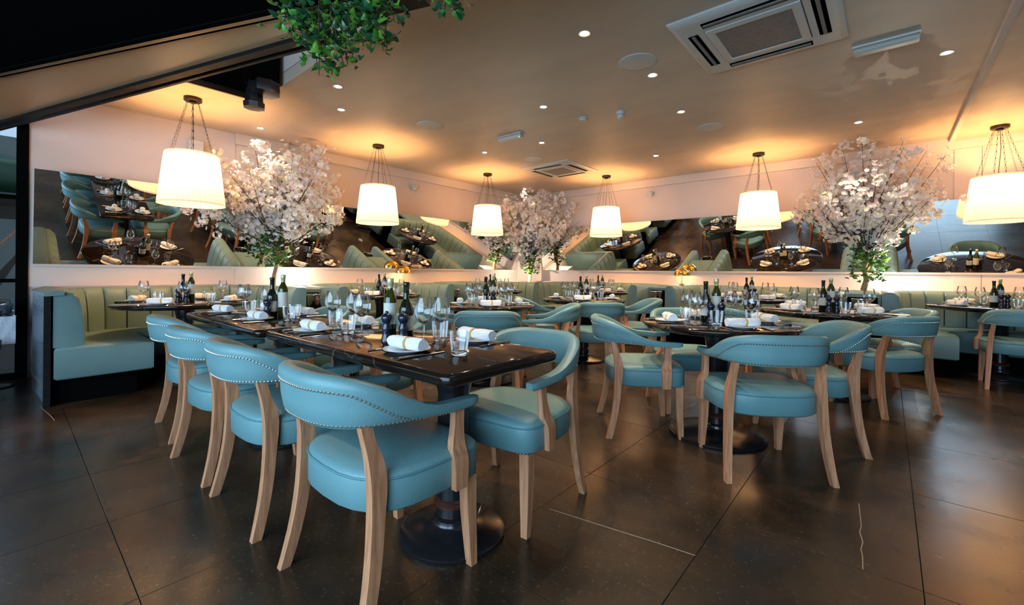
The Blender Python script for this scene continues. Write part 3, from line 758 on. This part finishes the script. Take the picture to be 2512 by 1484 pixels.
# left wall booths: local +y -> world +x  (rotation -90 deg), local x -> world -y
def lb(y0, y1, label, ep=0): return make_booth('booth', label, y1 - y0, BD, (0.17, (y0 + y1) / 2, 0), -PI / 2, ep)
def rb(x0, x1, label, ep=0): return make_booth('booth', label, x1 - x0, BD, ((x0 + x1) / 2, -0.17, 0), PI, ep)
lb(-7.62, -5.68, LW + ' with a dark wooden end panel by the window', 1)
lb(-5.30, -3.50, LW + ' between the first and second bucket niches')
lb(-3.14, -1.42, LW + ' on the near side of the corner tree')
rb(1.30, 3.40, LW + ' right of the corner tree')
rb(3.84, 5.93, LW + ' between the middle and last bucket niches')
rb(6.30, 8.60, LW + ' under the pendant at the frame edge', 0)
# the other side of the gaps: bucket niches
def make_niche(label, Wn, loc, rz):
    t = thing('bucket_niche', label, 'niche', loc, rz, 'bucket niches between the booths'); h = Wn / 2
    MB().box(-h, h, .02, .86, 0, .86, bev=.02).obj('back_pad', 'booth', t, 40)
    MB().box(-h + .03, h - .03, .862, .88, .50, .80).obj('black_panel', 'black', t, 0)
    MB().box(-h + .01, h - .01, .885, 1.26, 0, .57).obj('shelf_box', 'black', t, 0)
    return t
N1 = [((0.17, -5.49, 0), -PI / 2, .36, 'first bucket niche, beside the end-panel booth'), ((0.17, -3.32, 0), -PI / 2, .34, 'bucket niche behind the crowded small round table'),
      ((3.62, -0.17, 0), PI, .42, 'middle bucket niche framed in blue leather'), ((6.115, -0.17, 0), PI, .35, 'bucket niche under the far-wall blossom tree')]
for loc, rz, Wn, lb_ in N1: make_niche('black-backed leather ' + lb_, Wn, loc, rz)
def P_bucket():
    o = thing('ice_bucket', 'b', 'bucket')
    MB().lathe([(.075, 0), (.08, .004), (.094, .20), (.098, .205), (.101, .215), (.098, .222), (.090, .218), (.086, .19), (.073, .01), (0, .01)], 32).obj('body', 'steel', o, 50)
    for s in (-1, 1):
        MB().tube([(s * .09, -.02, .16), (s * .115, -.018, .165), (s * .118, 0, .167), (s * .115, .018, .165), (s * .09, .02, .16)], .004, 6).obj('handle', 'steel', o)
    return o
bk = Proto(P_bucket())
for i, (loc, rz, Wn, lb_) in enumerate(N1):
    p = (loc[0] + 1.09, loc[1]) if rz < 0 else (loc[0], loc[1] - 1.09)
    bk.put((p[0], p[1], .5705), rz + PI / 2, 'steel ice bucket in the ' + lb_, 'steel ice buckets')
# ------------------------------------------------------------------ pendant lamps
def P_pend():
    o = thing('pendant_lamp', 'l', 'lamp')
    MB().lathe([(.072, -.035), (.078, -.032), (.078, 0), (.05, 0)], 28).lathe([(.03, -.036), (.035, -.05), (.02, -.055)], 12).obj('ceiling_rose', 'bronze', o, 50)
    # chains from the rose to the shade frame
    zt, zb = -.575, -1.085
    for k in range(6):
        a = PI / 6 + k * PI / 3; p0 = Vector((.05 * math.cos(a), .05 * math.sin(a), -.035)); p1 = Vector((.195 * math.cos(a), .195 * math.sin(a), zt + .01))
        mb = MB(); n = 15; d = (p1 - p0) / n; u = d.cross(Vector((0, 0, 1))).normalized(); v = d.cross(u).normalized()
        for q in range(n):
            c = p0 + d * (q + .5); w_ = (u if q % 2 else v) * .0065; l_ = d * .60
            mb.tube([c - l_ * .7, c - l_ * .45 + w_, c + l_ * .45 + w_, c + l_ * .7, c + l_ * .45 - w_, c - l_ * .45 - w_, c - l_ * .7], .0016, 4, False)
        mb.obj('chain', 'bronze', o, 0)
    MB().tube([(0, 0, -.05), (.01, .0, -.25), (-.005, .01, -.5), (0, 0, -.69)], .003, 6).obj('cable', 'bronze', o)
    MB().lathe([(.228, zt), (.284, zb)], 240, cap0=False, cap1=False, pleat=.012, np=40).obj('shade', 'shade', o, 180)
    MB().lathe([(.2295, zt - .012), (.2300, zt + .002), (.226, zt + .003)], 60, cap0=False, cap1=False).lathe([(.2855, zb - .002), (.2845, zb + .016)], 60, cap0=False, cap1=False).obj('shade_rim', 'shade', o, 60)
    mb = MB()
    for k in range(3): mb.tube([(0, 0, zt - .02), (.227 * math.cos(k * 2.094), .227 * math.sin(k * 2.094), zt - .005)], .003, 5)
    mb.lathe([(.018, -.765), (.02, -.70), (.012, -.69)], 12).obj('lamp_holder', 'bronze', o)
    MB().ball((0, 0, -.80), .032, 12, 8, 1.3).obj('bulb', 'bulb', o, 180)
    return o
pend = Proto(P_pend())
PL = [((0.99, -6.63), 'nearest the window, half over the end panel booth'), ((0.99, -4.50), 'second from the window along the left wall'), ((0.95, -2.28), 'third from the window, just left of the corner tree'),
      ((2.51, -0.83), 'just right of the corner tree'), ((4.93, -0.80), 'left of the blossom tree on the far wall'), ((7.30, -0.53), 'cut by the right frame edge')]
for (x, y), lb_ in PL:
    pend.put((x, y, MZ if x < 6.9 else MZ - .035), random.uniform(0, 1), 'cream pleated drum pendant on chains, ' + lb_, 'cream pendant lamps above the booths')
    lamp('pendant_bulb_light', 'POINT', (x, y, MZ - .78), 33, (1.0, 0.53, 0.19), shadow_soft_size=.09)
# ------------------------------------------------------------------ downlights
def P_down():
    o = thing('downlight', 'd', 'light')
    MB().lathe([(.030, -.001), (.042, -.004), (.046, 0)], 24, cap0=False).obj('ring', 'white', o, 50)
    MB().lathe([(0, -.003), (.026, -.003), (.029, -.0005)], 20, cap0=True).obj('lens', 'spot', o, 50)
    return o
dn = Proto(P_down())
DL = [((2.404, -5.824), 'nearest the hanging ivy'), ((1.861, -5.504), 'just behind the one nearest the ivy'), ((4.671, -5.13), 'high in the middle of the picture'), ((4.777, -4.171), 'beside the large round speaker'),
      ((3.597, -4.184), 'left of the smoke detector'), ((2.816, -3.171), 'between the emergency light and the small cassette'), ((1.879, -3.307), 'above the third pendant'), ((4.656, -3.134), 'right of the smoke detector'),
      ((3.735, -1.584), 'above the far booth right of the small cassette'), ((6.686, -3.094), 'beside the ceiling beam'), ((6.085, -1.536), 'above the blossom tree'), ((0.50, -5.83), 'above the window-side tree'), ((0.55, -0.75), 'above the corner tree'),
      ((4.60, -5.95), 'at the top edge of the picture')]
for (x, y), lb_ in DL:
    dn.put((x, y, MZ), 0, 'small glowing ceiling downlight ' + lb_, 'recessed ceiling downlights')
    lamp('downlight_beam', 'SPOT', (x, y, MZ - .01), 42, (1.0, .75, .50), (0, 0, 0), spot_size=R(95), spot_blend=.8, shadow_soft_size=.03)
# ------------------------------------------------------------------ ceiling things
def cassette(x, y, s, label, rz=0.0):
    t = thing('air_conditioner', label, 'air conditioner', (x, y, MZ), rz); h = s / 2
    MB().rings([[(-a, -a, z), (a, -a, z), (a, a, z), (-a, a, z)] for a, z in ((h, 0), (h, -.012), (h - .03, -.032), (h - .05, -.036), (h * .60, -.036), (h * .60, -.02))][::-1], False, False).obj('panel', 'white', t, 30)
    g = h * .60 - .006
    gr = MB().rings([[(-a, -a, z), (a, -a, z), (a, a, z), (-a, a, z)] for a, z in ((g, -.03), (g, -.044), (g - .02, -.048), (g - .045, -.048), (g - .055, -.040))][::-1], False, False).obj('grille_frame', 'white', t, 30)
    MB().box(-g + .055, g - .055, -g + .055, g - .055, -.043, -.038).obj('mesh_filter', 'greymesh', gr, 0)
    for k in range(4):
        a = k * PI / 2; c, s_ = math.cos(a), math.sin(a); d = h * .76; L_ = h * .58
        def tr(u, v): return (c * d + c * u - s_ * v, s_ * d + s_ * u + c * v)
        p = [tr(-.035, -L_), tr(.035, -L_), tr(.035, L_), tr(-.035, L_)]
        sl = MB().prism(p, -.0375, -.034).obj('air_slot', 'black', t, 0)
        q = [tr(-.012, -L_ + .01), tr(.010, -L_ + .01), tr(.010, L_ - .01), tr(-.012, L_ - .01)]
        MB().prism(q, -.045, -.038).obj('louvre', 'greymesh', sl, 0)
    return t
cassette(5.645, -4.38, .96, 'large white ceiling cassette air conditioner at the top of the picture')
cassette(2.15, -1.78, .93, 'small-looking white ceiling cassette air conditioner above the corner tree')
def speaker(x, y, lb_):
    t = thing('ceiling_speaker', 'round white ceiling speaker ' + lb_, 'speaker', (x, y, MZ), 0, 'round ceiling speakers')
    MB().lathe([(.138, -.008), (.150, -.006), (.152, 0)], 36, cap0=False).obj('rim', 'white', t, 50)
    MB().lathe([(0, -.010), (.120, -.010), (.138, -.007)], 36, cap0=False, cap1=False).obj('grille', 'white', t, 50)
for x, y, l_ in ((4.779, -4.479, 'beside a downlight near the large cassette'), (4.744, -2.412, 'before the fifth pendant'), (2.206, -4.577, 'above the second pendant'), (2.198, -2.545, 'just behind the small cassette')): speaker(x, y, l_)
M['emdiff'] = mat('lamp_diffuser', (0.45, 0.43, 0.38), 0.35)
def emer(x0, x1, y0, y1, label, led):
    t = thing('emergency_light', label, 'light', ((x0 + x1) / 2, (y0 + y1) / 2, MZ), 0); a, b = (x1 - x0) / 2, (y1 - y0) / 2
    MB().box(-a, a, -b, b, -.012, 0).obj('base_plate', 'white', t, 0)
    MB().box(-a + .01, a - .01, -b + .01, b - .01, -.055, -.012, bev=.012).obj('diffuser', 'emdiff' if not led else 'white', t, 30)
    if led: MB().ball((a - .04, -b + .02, -.056), .006, 8, 5).obj('indicator', 'green_led', t)
emer(6.13, 6.52, -3.66, -3.56, 'slim chrome-edged emergency light bar near the beam', 0)
emer(2.50, 2.90, -3.72, -3.62, 'slim white emergency light bar with a green indicator', 1)
for x, y, r_, l_, n_ in ((3.747, -3.637, .052, 'small round white smoke detector', 'smoke_detector'), (4.154, -3.546, .048, 'larger ribbed white heat sensor beside the smoke detector', 'heat_sensor')):
    t = thing(n_, l_, 'detector', (x, y, MZ)); z = -.03 if n_[0] == 's' else -.06
    MB().lathe([(r_ * .95, 0), (r_, z * .3), (r_ * .95, z * .6)], 24).obj('base', 'white', t, 40)
    MB().lathe([(r_ * .5, z * 1.3), (r_ * .78, z * 1.1), (r_ * .8, z * .65)], 24).obj('sensor_head', 'white', t, 40)
for x, y, z, l_, rz in ((.07, -6.40, 2.56, 'grey box loudspeaker high on the wall behind the nearest pendant', 0), (.06, -3.20, 2.55, 'round pale security camera on the wall right of the second pendant', 0), (3.0, -.06, 2.55, 'round pale security camera on the far wall right of the fourth pendant', -PI / 2)):
    if 'box' in l_:
        t = thing('wall_speaker', l_, 'speaker', (x, y, z - .09)); MB().box(-.04, .09, -.07, .07, -.02, .13, bev=.012).obj('body', 'white', t, 30); MB().box(-.075, -.035, -.02, .02, .03, .08).obj('bracket', 'white', t, 0)
    else:
        t = thing('security_camera', l_, 'camera', (x, y, z), rz); MB().lathe([(.055, 0), (.06, .02), (.06, .05), (.05, .06)], 20, (0, 0, -.03)).box(-.06, 0, -.03, .03, -.01, .03).obj('housing', 'white', t, 40)
        MB().ball((0, 0, -.03), .045, 14, 8, .9).obj('dome', 'china', t)
# black hanging housing at the corner of the opening
t = thing('awning_housing', 'black box housing hanging from the corner of the roof opening', 'housing', (1.95, -6.33, 2.64))
MB().box(-.11, .11, -.12, .12, .13, 1.1, bev=.03).obj('body', 'black', t, 20)
MB().lathe([(.05, -.06), (.09, -.055), (.095, -.01), (.08, .0), (.07, .12)], 8, (-.08, -.03, -.01)).obj('end_cap', 'blackmetal', t, 20)
MB().lathe([(.10, .055), (.135, .06), (.14, .10), (.13, .16)], 8, (.02, .02, .0)).obj('foot_plate', 'blackmetal', t, 20)
# ------------------------------------------------------------------ brass lamps on the ledge
def P_brass():
    o = thing('mushroom_lamp', 'm', 'lamp')
    MB().lathe([(.045, 0), (.05, .004), (.048, .012), (.014, .022), (.011, .05), (.011, .19)], 20).obj('stem', 'brass', o, 50)
    MB().lathe([(.135, .165), (.132, .195), (.115, .235), (.08, .268), (.035, .288), (0, .292)], 28, cap0=False).obj('dome_shade', 'brass', o, 60)
    MB().ball((0, 0, .20), .022, 10, 6).obj('bulb', 'bulb', o)
    return o
br = Proto(P_brass())
for (x, y), l_ in (((.20, -3.50), 'on the ledge before the left wall mirror'), ((3.64, -.20), 'on the ledge of the far wall above the middle bucket niche')):
    br.put((x, y, .8825 if 0 else .868), 0, 'brass mushroom table lamp ' + l_, 'brass mushroom lamps')
    lamp('mushroom_light', 'POINT', (x, y, .868 + .17), 3.5, (1.0, .72, .35), shadow_soft_size=.02)
# ------------------------------------------------------------------ blossom trees
def flower(mb, c, r, nrm, mi):
    nrm = nrm.normalized(); u = nrm.orthogonal().normalized(); v = nrm.cross(u); c = Vector(c); a0 = random.random() * 6
    mb.mat(mi)
    for k in range(5):
        a = a0 + 2 * PI * k / 5; d = u * math.cos(a) + v * math.sin(a); s = -u * math.sin(a) + v * math.cos(a)
        p = [c, c + d * r * .55 + s * r * .46 + nrm * r * .20, c + d * r * 1.0 + s * r * .22 + nrm * r * .42, c + d * r * 1.0 - s * r * .22 + nrm * r * .42, c + d * r * .55 - s * r * .46 + nrm * r * .20]
        mb.add(p, [[0, 4, 3, 2, 1]])
def cluster_mesh(idx, tone):
    mb = MB()
    for k in range(9):
        d = Vector((random.gauss(0, 1), random.gauss(0, 1), random.gauss(0, 1))).normalized()
        flower(mb, d * random.uniform(.03, .048), random.uniform(.024, .031), d + Vector((0, 0, .1)), random.choices([0, 1, 2], tone)[0])
    mb.mat(3)
    for k in range(2): mb.ball((random.uniform(-.02, .02), random.uniform(-.02, .02), random.uniform(-.02, .02)), .006, 4, 3)
    return mb.mesh('blossom', ['petal_w', 'petal_c', 'petal_p', 'stamen'], 0)
CM = [cluster_mesh(i, t_) for i, t_ in enumerate(((8, 1, 0), (7, 2, 1), (3, 5, 0), (3, 1, 4), (6, 1, 1), (7, 2, 0)))]
def leaf_mesh(nm, m_, L=.05):
    s = L; mb = MB()
    o_ = [(0, 0), (.42, -.10), (.5, .18), (.30, .38), (.26, .62), (0, 1.05), (-.26, .62), (-.30, .38), (-.5, .18), (-.42, -.10)]
    vs = [(x * s, y * s, -abs(x) * s * .45 + .10 * s * math.sin(y * 3)) for x, y in o_] + [(0, .45 * s, .12 * s)]
    mb.add(vs, [[10, i, (i + 1) % 10] for i in range(10)]); return mb.mesh(nm, m_, 180)
LV = [leaf_mesh('leaf', k) for k in ('green', 'green2', 'green3', 'green')]
def tree(name, label, base, fork, crown, rad, zr, n_parts, n_stuff, trunk_r, pinky, wall_n):
    t = thing(name, label, 'tree', base, 0, 'artificial blossom trees on the ledge'); B = Vector(base)
    fk = Vector(fork) - B
    mb = MB(); pts = [(0, 0, 0), tuple(fk * .3 + Vector((.02, -.01, 0))), tuple(fk * .65 + Vector((-.015, .02, 0))), tuple(fk)]
    mb.tube(pts, [trunk_r, trunk_r * .85, trunk_r * .75, trunk_r * .7], 9)
    mb.tube([tuple(fk * .55), tuple(fk * .8 + Vector((.05, .06, .02))), tuple(fk + Vector((.08, .10, .08)))], [trunk_r * .6, trunk_r * .5, trunk_r * .4], 7)
    mb.obj('trunk', 'bark', t)
    def lim(z): return .075 + (max(0, min(z, 2.06) - 1.11) * .236 if z < 2.12 else 0)
    def front(p):
        w_ = p + B; k_ = lim(w_.z) + .02
        if w_.y < -.42 or wall_n.x > .5: w_.x = max(w_.x, k_)
        if w_.x > .5 or wall_n.y < -.5: w_.y = min(w_.y, -k_)
        w_.z = min(w_.z, 2.76); return w_ - B
    C_ = Vector(crown) - B; br_ = MB(); tips = []
    nb = 46
    for k in range(nb):
        # directions fan up and out
        z = -0.25 + 1.25 * (k + .5) / nb; a = k * 2.39996; q = math.sqrt(max(0, 1 - min(z, 1) ** 2))
        d = Vector((math.cos(a) * q * rad, math.sin(a) * q * rad, z * zr))
        if wall_n.dot(d) < 0: d -= wall_n * wall_n.dot(d) * .75
        e = front(C_ + d * random.uniform(.62, 1.22))
        mid = front(fk.lerp(e, .5) + Vector((random.uniform(-.06, .06), random.uniform(-.06, .06), random.uniform(0, .08))))
        br_.tube([tuple(fk), tuple(mid), tuple(e)], [.008, .005, .002], 5)
        tips.append((fk, mid, e))
    b_ = br_.obj('branches', 'twig', t)
    def spot():
        f, m_, e = random.choice(tips); u = random.random() ** .6
        p = (m_.lerp(e, u)) if random.random() < .78 else f.lerp(m_, .35 + .65 * u)
        g = .055 + .06 * (1 - u)
        return p + Vector((random.gauss(0, g), random.gauss(0, g), random.gauss(0, g * .8)))
    def ok(p):
        wp = p + B; k_ = lim(wp.z); return wp.x > k_ and wp.y < -k_ and wp.x - wp.y > .42 and wp.z < 2.76 and wp.z > fork[2] - .05
    k = 0
    while k < n_parts:
        p = spot()
        if not ok(p): continue
        o = bpy.data.objects.new('blossom', random.choices(CM, pinky)[0]); col.objects.link(o); o.parent = t
        o.location = p; o.rotation_euler = (random.uniform(0, 6), random.uniform(0, 6), random.uniform(0, 6)); s_ = random.uniform(.85, 1.2); o.scale = (s_, s_, s_); k += 1
    mb = MB(); k = 0
    while k < n_stuff:
        p = spot()
        if not ok(p): continue
        dr = (p - C_).normalized() + Vector((random.uniform(-.6, .6), random.uniform(-.6, .6), random.uniform(-.6, .6)))
        flower(mb, p, random.uniform(.024, .033), dr, random.choices([0, 1, 2], (7, 2, 1.6 if pinky[3] > 5 else .8))[0]); k += 1
    o = mb.obj('loose_blossom', ['petal_w', 'petal_c', 'petal_p'], t, 0); o['kind'] = 'stuff'
    for k in range(200):
        a = random.uniform(0, 6.283); h_ = random.uniform(-.18 if base[0] < .3 else -.32, .28); q = random.uniform(.03, .21) * (1 + max(h_, 0) * 1.5)
        p = fk + Vector((math.cos(a) * q, math.sin(a) * q, h_))
        if (p + B).x < .05 or (p + B).y > -.05: continue
        o = bpy.data.objects.new('leaf', random.choice(LV)); col.objects.link(o); o.parent = t
        o.location = p; o.rotation_euler = (random.uniform(-.9, .9), random.uniform(-.9, .9), random.uniform(0, 6.28)); s_ = random.uniform(.8, 1.5); o.scale = (s_, s_, s_)
    return t
tree('blossom_tree', 'white and pink blossom tree between the two left-wall booths, right of the nearest pendant', (.24, -5.57, .868), (.34, -5.55, 1.32), (.52, -5.60, 1.93), .74, .84, 290, 1500, .032, (5, 5, 3, 4, 4, 3), Vector((1, 0, 0)))
tree('blossom_tree', 'pale pink blossom tree filling the far corner of the room', (.52, -.52, .85), (.58, -.58, 1.35), (.72, -.72, 1.95), .95, .80, 290, 1900, .04, (4, 4, 2, 7, 4, 2), Vector((.7, -.7, 0)))
tree('blossom_tree', 'white blossom tree on the far wall beside the pendant at the frame edge', (6.10, -.26, .868), (6.14, -.36, 1.32), (6.10, -.52, 2.03), .78, .76, 290, 1600, .036, (5, 5, 4, 3, 4, 4), Vector((0, -1, 0)))
for p, e_ in (((.30, -5.25, 1.0), 4.5), ((.55, -.75, 1.02), 6.0), ((6.42, -.20, 1.2), 8.0)):
    lamp('tree_uplight', 'POINT', p, e_, (1.0, .87, .68), shadow_soft_size=0.0)
# ------------------------------------------------------------------ hanging ivy
IC = Vector((6.35, -7.861, 1.08))
def cw(xc, z, d): return IC + cx_axis * xc + fwd * d + Vector((0, 0, z - 1.08))
def ivy(label, strands, nleaf, box=None):
    o0 = cw(*strands[0][0]); t = thing('hanging_ivy', label, 'plant', tuple(o0), 0, 'ivy hanging from the entrance soffit'); B = o0
    if box:
        a, b, d = box[:3]; p0, p1 = cw(a[0], 2.42, a[1]), cw(b[0], 2.42, b[1]); m_ = MB()
        dd = (p1 - p0).normalized(); nn = Vector((-dd.y, dd.x, 0)) * d
        pl = [tuple((p0 - B).xy), tuple((p1 - B).xy), tuple((p1 + nn - B).xy), tuple((p0 + nn - B).xy)]
        m_.prism(pl, box[3] - B.z, box[4] - B.z).obj('planter_box', 'blackwood', t, 0)
    st = MB(); curves = []
    for s in strands:
        pts = [cw(*q) - B for q in s]; st.tube([tuple(p) for p in pts], .0022, 5); curves.append(pts)
    st.obj('stems', 'twig', t)
    lf = MB(); base_v = [tuple(v.co) for v in LV[0].vertices]; base_f = [list(f.vertices) for f in LV[0].polygons]
    for k in range(int(nleaf * 2.2)):
        c = random.choice(curves); i = random.randrange(len(c) - 1); p = c[i].lerp(c[i + 1], random.random())
        p = p + Vector((random.gauss(0, .03), random.gauss(0, .03), random.gauss(0, .025)))
        m_ = Matrix.Translation(p) @ Matrix.Rotation(TH + random.uniform(-1.2, 1.2), 4, 'Z') @ Matrix.Rotation(random.uniform(2.0, 4.3), 4, 'X') @ Matrix.Scale(random.uniform(.5, .85), 4)
        lf.mat(random.choice((0, 1, 1, 2))); lf.add([tuple(m_ @ Vector(v)) for v in base_v], base_f)
    o = lf.obj('small_leaves', ['green', 'green2', 'green3'], t, 180); o['kind'] = 'stuff'
    lens = [sum((c[i + 1] - c[i]).length for i in range(len(c) - 1)) for c in curves]
    for k in range(nleaf):
        c = random.choices(curves, lens)[0]; i = random.randrange(len(c) - 1); p = c[i].lerp(c[i + 1], random.random())
        g = .030; p = p + Vector((random.gauss(0, g), random.gauss(0, g), random.gauss(0, g * .7)))
        o = bpy.data.objects.new('leaf', random.choices(LV, (4, 5, 1.5, 3))[0]); col.objects.link(o); o.parent = t
        o.location = p; o.rotation_euler = (R(90) + random.uniform(-.8, .8) if 0 else random.uniform(2.2, 4.2), random.uniform(-.7, .7), TH + random.uniform(-.9, .9)); s_ = random.uniform(.6, 1.2); o.scale = (s_, s_, s_)
F_ = 1070.
def px2(x, y, d): return ((x - 1256) / F_ * d, 1.08 - (y - (654 + .009 * x)) / F_ * d, d)
S = []
random.seed(21)
for x0, yb, sw in ((700, 60, -10), (715, 95, -6), (735, 100, 0), (750, 130, 8), (765, 165, 8), (778, 190, 0), (790, 178, 6), (800, 190, 10), (812, 160, 25), (826, 150, 20), (838, 165, 10), (850, 140, 10), (862, 110, 14), (880, 120, 6), (888, 100, 20),
                   (905, 110, 30), (920, 130, 15), (940, 125, 4), (955, 60, 8), (975, 30, 10), (730, 70, -5), (770, 120, 12), (800, 110, -8), (850, 90, -6), (905, 70, 6), (760, 60, 0), (830, 60, 0), (890, 50, 0), (870, 20, 0)):
    d = random.uniform(1.98, 2.30)
    S.append([px2(x0 - sw * .3, -60, d), px2(x0 + random.uniform(-8, 8), yb * .3 - 20, d - .03), px2(x0 + sw * .5, yb * .65, d - .05), px2(x0 + sw, yb - 6, d - .05)])
ivy('dense green artificial ivy trailing down over the roof opening', S, 290, (((700 - 1256) / F_ * 2.25, 2.25), ((1010 - 1256) / F_ * 1.98, 1.98), .14, 2.36, 2.50))
random.seed(5)
S2 = [[px2(1070 + k * 14, -40, 1.9), px2(1074 + k * 12, 0, 1.88), px2(1072 + k * 14, 20 + 22 * (k == 1), 1.86)] for k in range(4)]
ivy('small sprig of ivy dangling at the top edge right of the main ivy', S2, 16)
# ------------------------------------------------------------------ left edge: bucket stand with towel, dark station, terrace outside
t = thing('ice_bucket_stand', 'steel wine cooler on a stand with a draped towel at the left frame edge', 'bucket', (.30, -7.93, 0))
MB().lathe([(.10, .02), (.11, .0), (.12, .0)][:0] + [(.13, 0), (.135, .01), (.02, .025), (.012, .04), (.012, .50)], 24).obj('stand', 'blackmetal', t)
MB().lathe([(.085, .50), (.09, .505), (.112, .72), (.118, .728), (.122, .745), (.117, .752), (.108, .745), (.10, .70), (0, .52)], 32).obj('bucket', 'steel', t, 50)
MB().tube([(.135 * math.cos(a), .135 * math.sin(a), .63) for a in [k * PI / 12 for k in range(25)]], .006, 6).obj('ring', 'steel', t)
rs = []
for i in range(9):
    z = .635 - .24 * i / 8 if i else .64
    rs.append([(.145 + .004 * math.sin(u * 14 + i), -.02 + .15 * u, z) for u in [k / 8 for k in range(9)]] + [(.132 + .004 * math.sin(u * 14 + i), -.02 + .15 * u, z) for u in [k / 8 for k in range(8, -1, -1)]])
MB().rings(rs).obj('towel', 'towel', t, 60)
t = thing('service_station', 'dark cabinet corner at the lower left frame edge', 'cabinet', (.86, -8.06, 0))
MB().box(-.2, .2, -.33, .165, .04, .43, bev=.01).obj('body', 'black', t, 20); MB().box(-.22, .22, -.35, .18, .43, .46, bev=.006).obj('top', 'blackwood', t, 20); MB().box(-.18, .18, -.3, .14, 0, .04).obj('plinth', 'black', t, 0)
# terrace seen through the window
M['terrwall'] = mat('terrace_wall', (0.16, 0.20, 0.20), 0.8)
tag(MB().box(-3.4, -3.1, -10.5, -7.0, 2.15, 2.62, bev=.08).obj('terrace_hedge', 'green2', None, 60), 'clipped green hedge strip high outside the window', 'hedge')
tag(MB().box(-4.6, -4.5, -10.5, -7.0, 0.0, 3.2).obj('terrace_wall', 'terrwall', None, 0), 'pale wall across the terrace outside the window', 'wall', None, 'structure')
tag(MB().box(-2.6, -2.3, -10.0, -7.6, 1.72, 2.02).obj('terrace_awning', 'black', None, 0), 'black awning box outside the window', 'awning')
t = thing('terrace_parasol', 'dark folded parasol leaning outside the window', 'parasol', (-1.6, -7.95, 0))
MB().tube([(0, -.2, 1.0), (0, .25, 1.62)], .02, 6).obj('strut', 'oak', t); MB().tube([(0, -.3, .3), (0, .2, 1.25)], [.10, .02], 10).obj('canopy', 'black', t)
# ------------------------------------------------------------------ bench seen in the right mirror
t = thing('wooden_bench', 'low wooden bench reflected at the top of the right mirror', 'bench', (8.9, -4.4, 0))
MB().box(-.5, .5, -.2, .2, .40, .45, bev=.01).obj('seat', 'oak', t, 20)
for sx in (-.42, .42):
    for sy in (-.14, .14): MB().box(sx - .03, sx + .03, sy - .03, sy + .03, 0, .40).obj('leg', 'oak', t, 0)
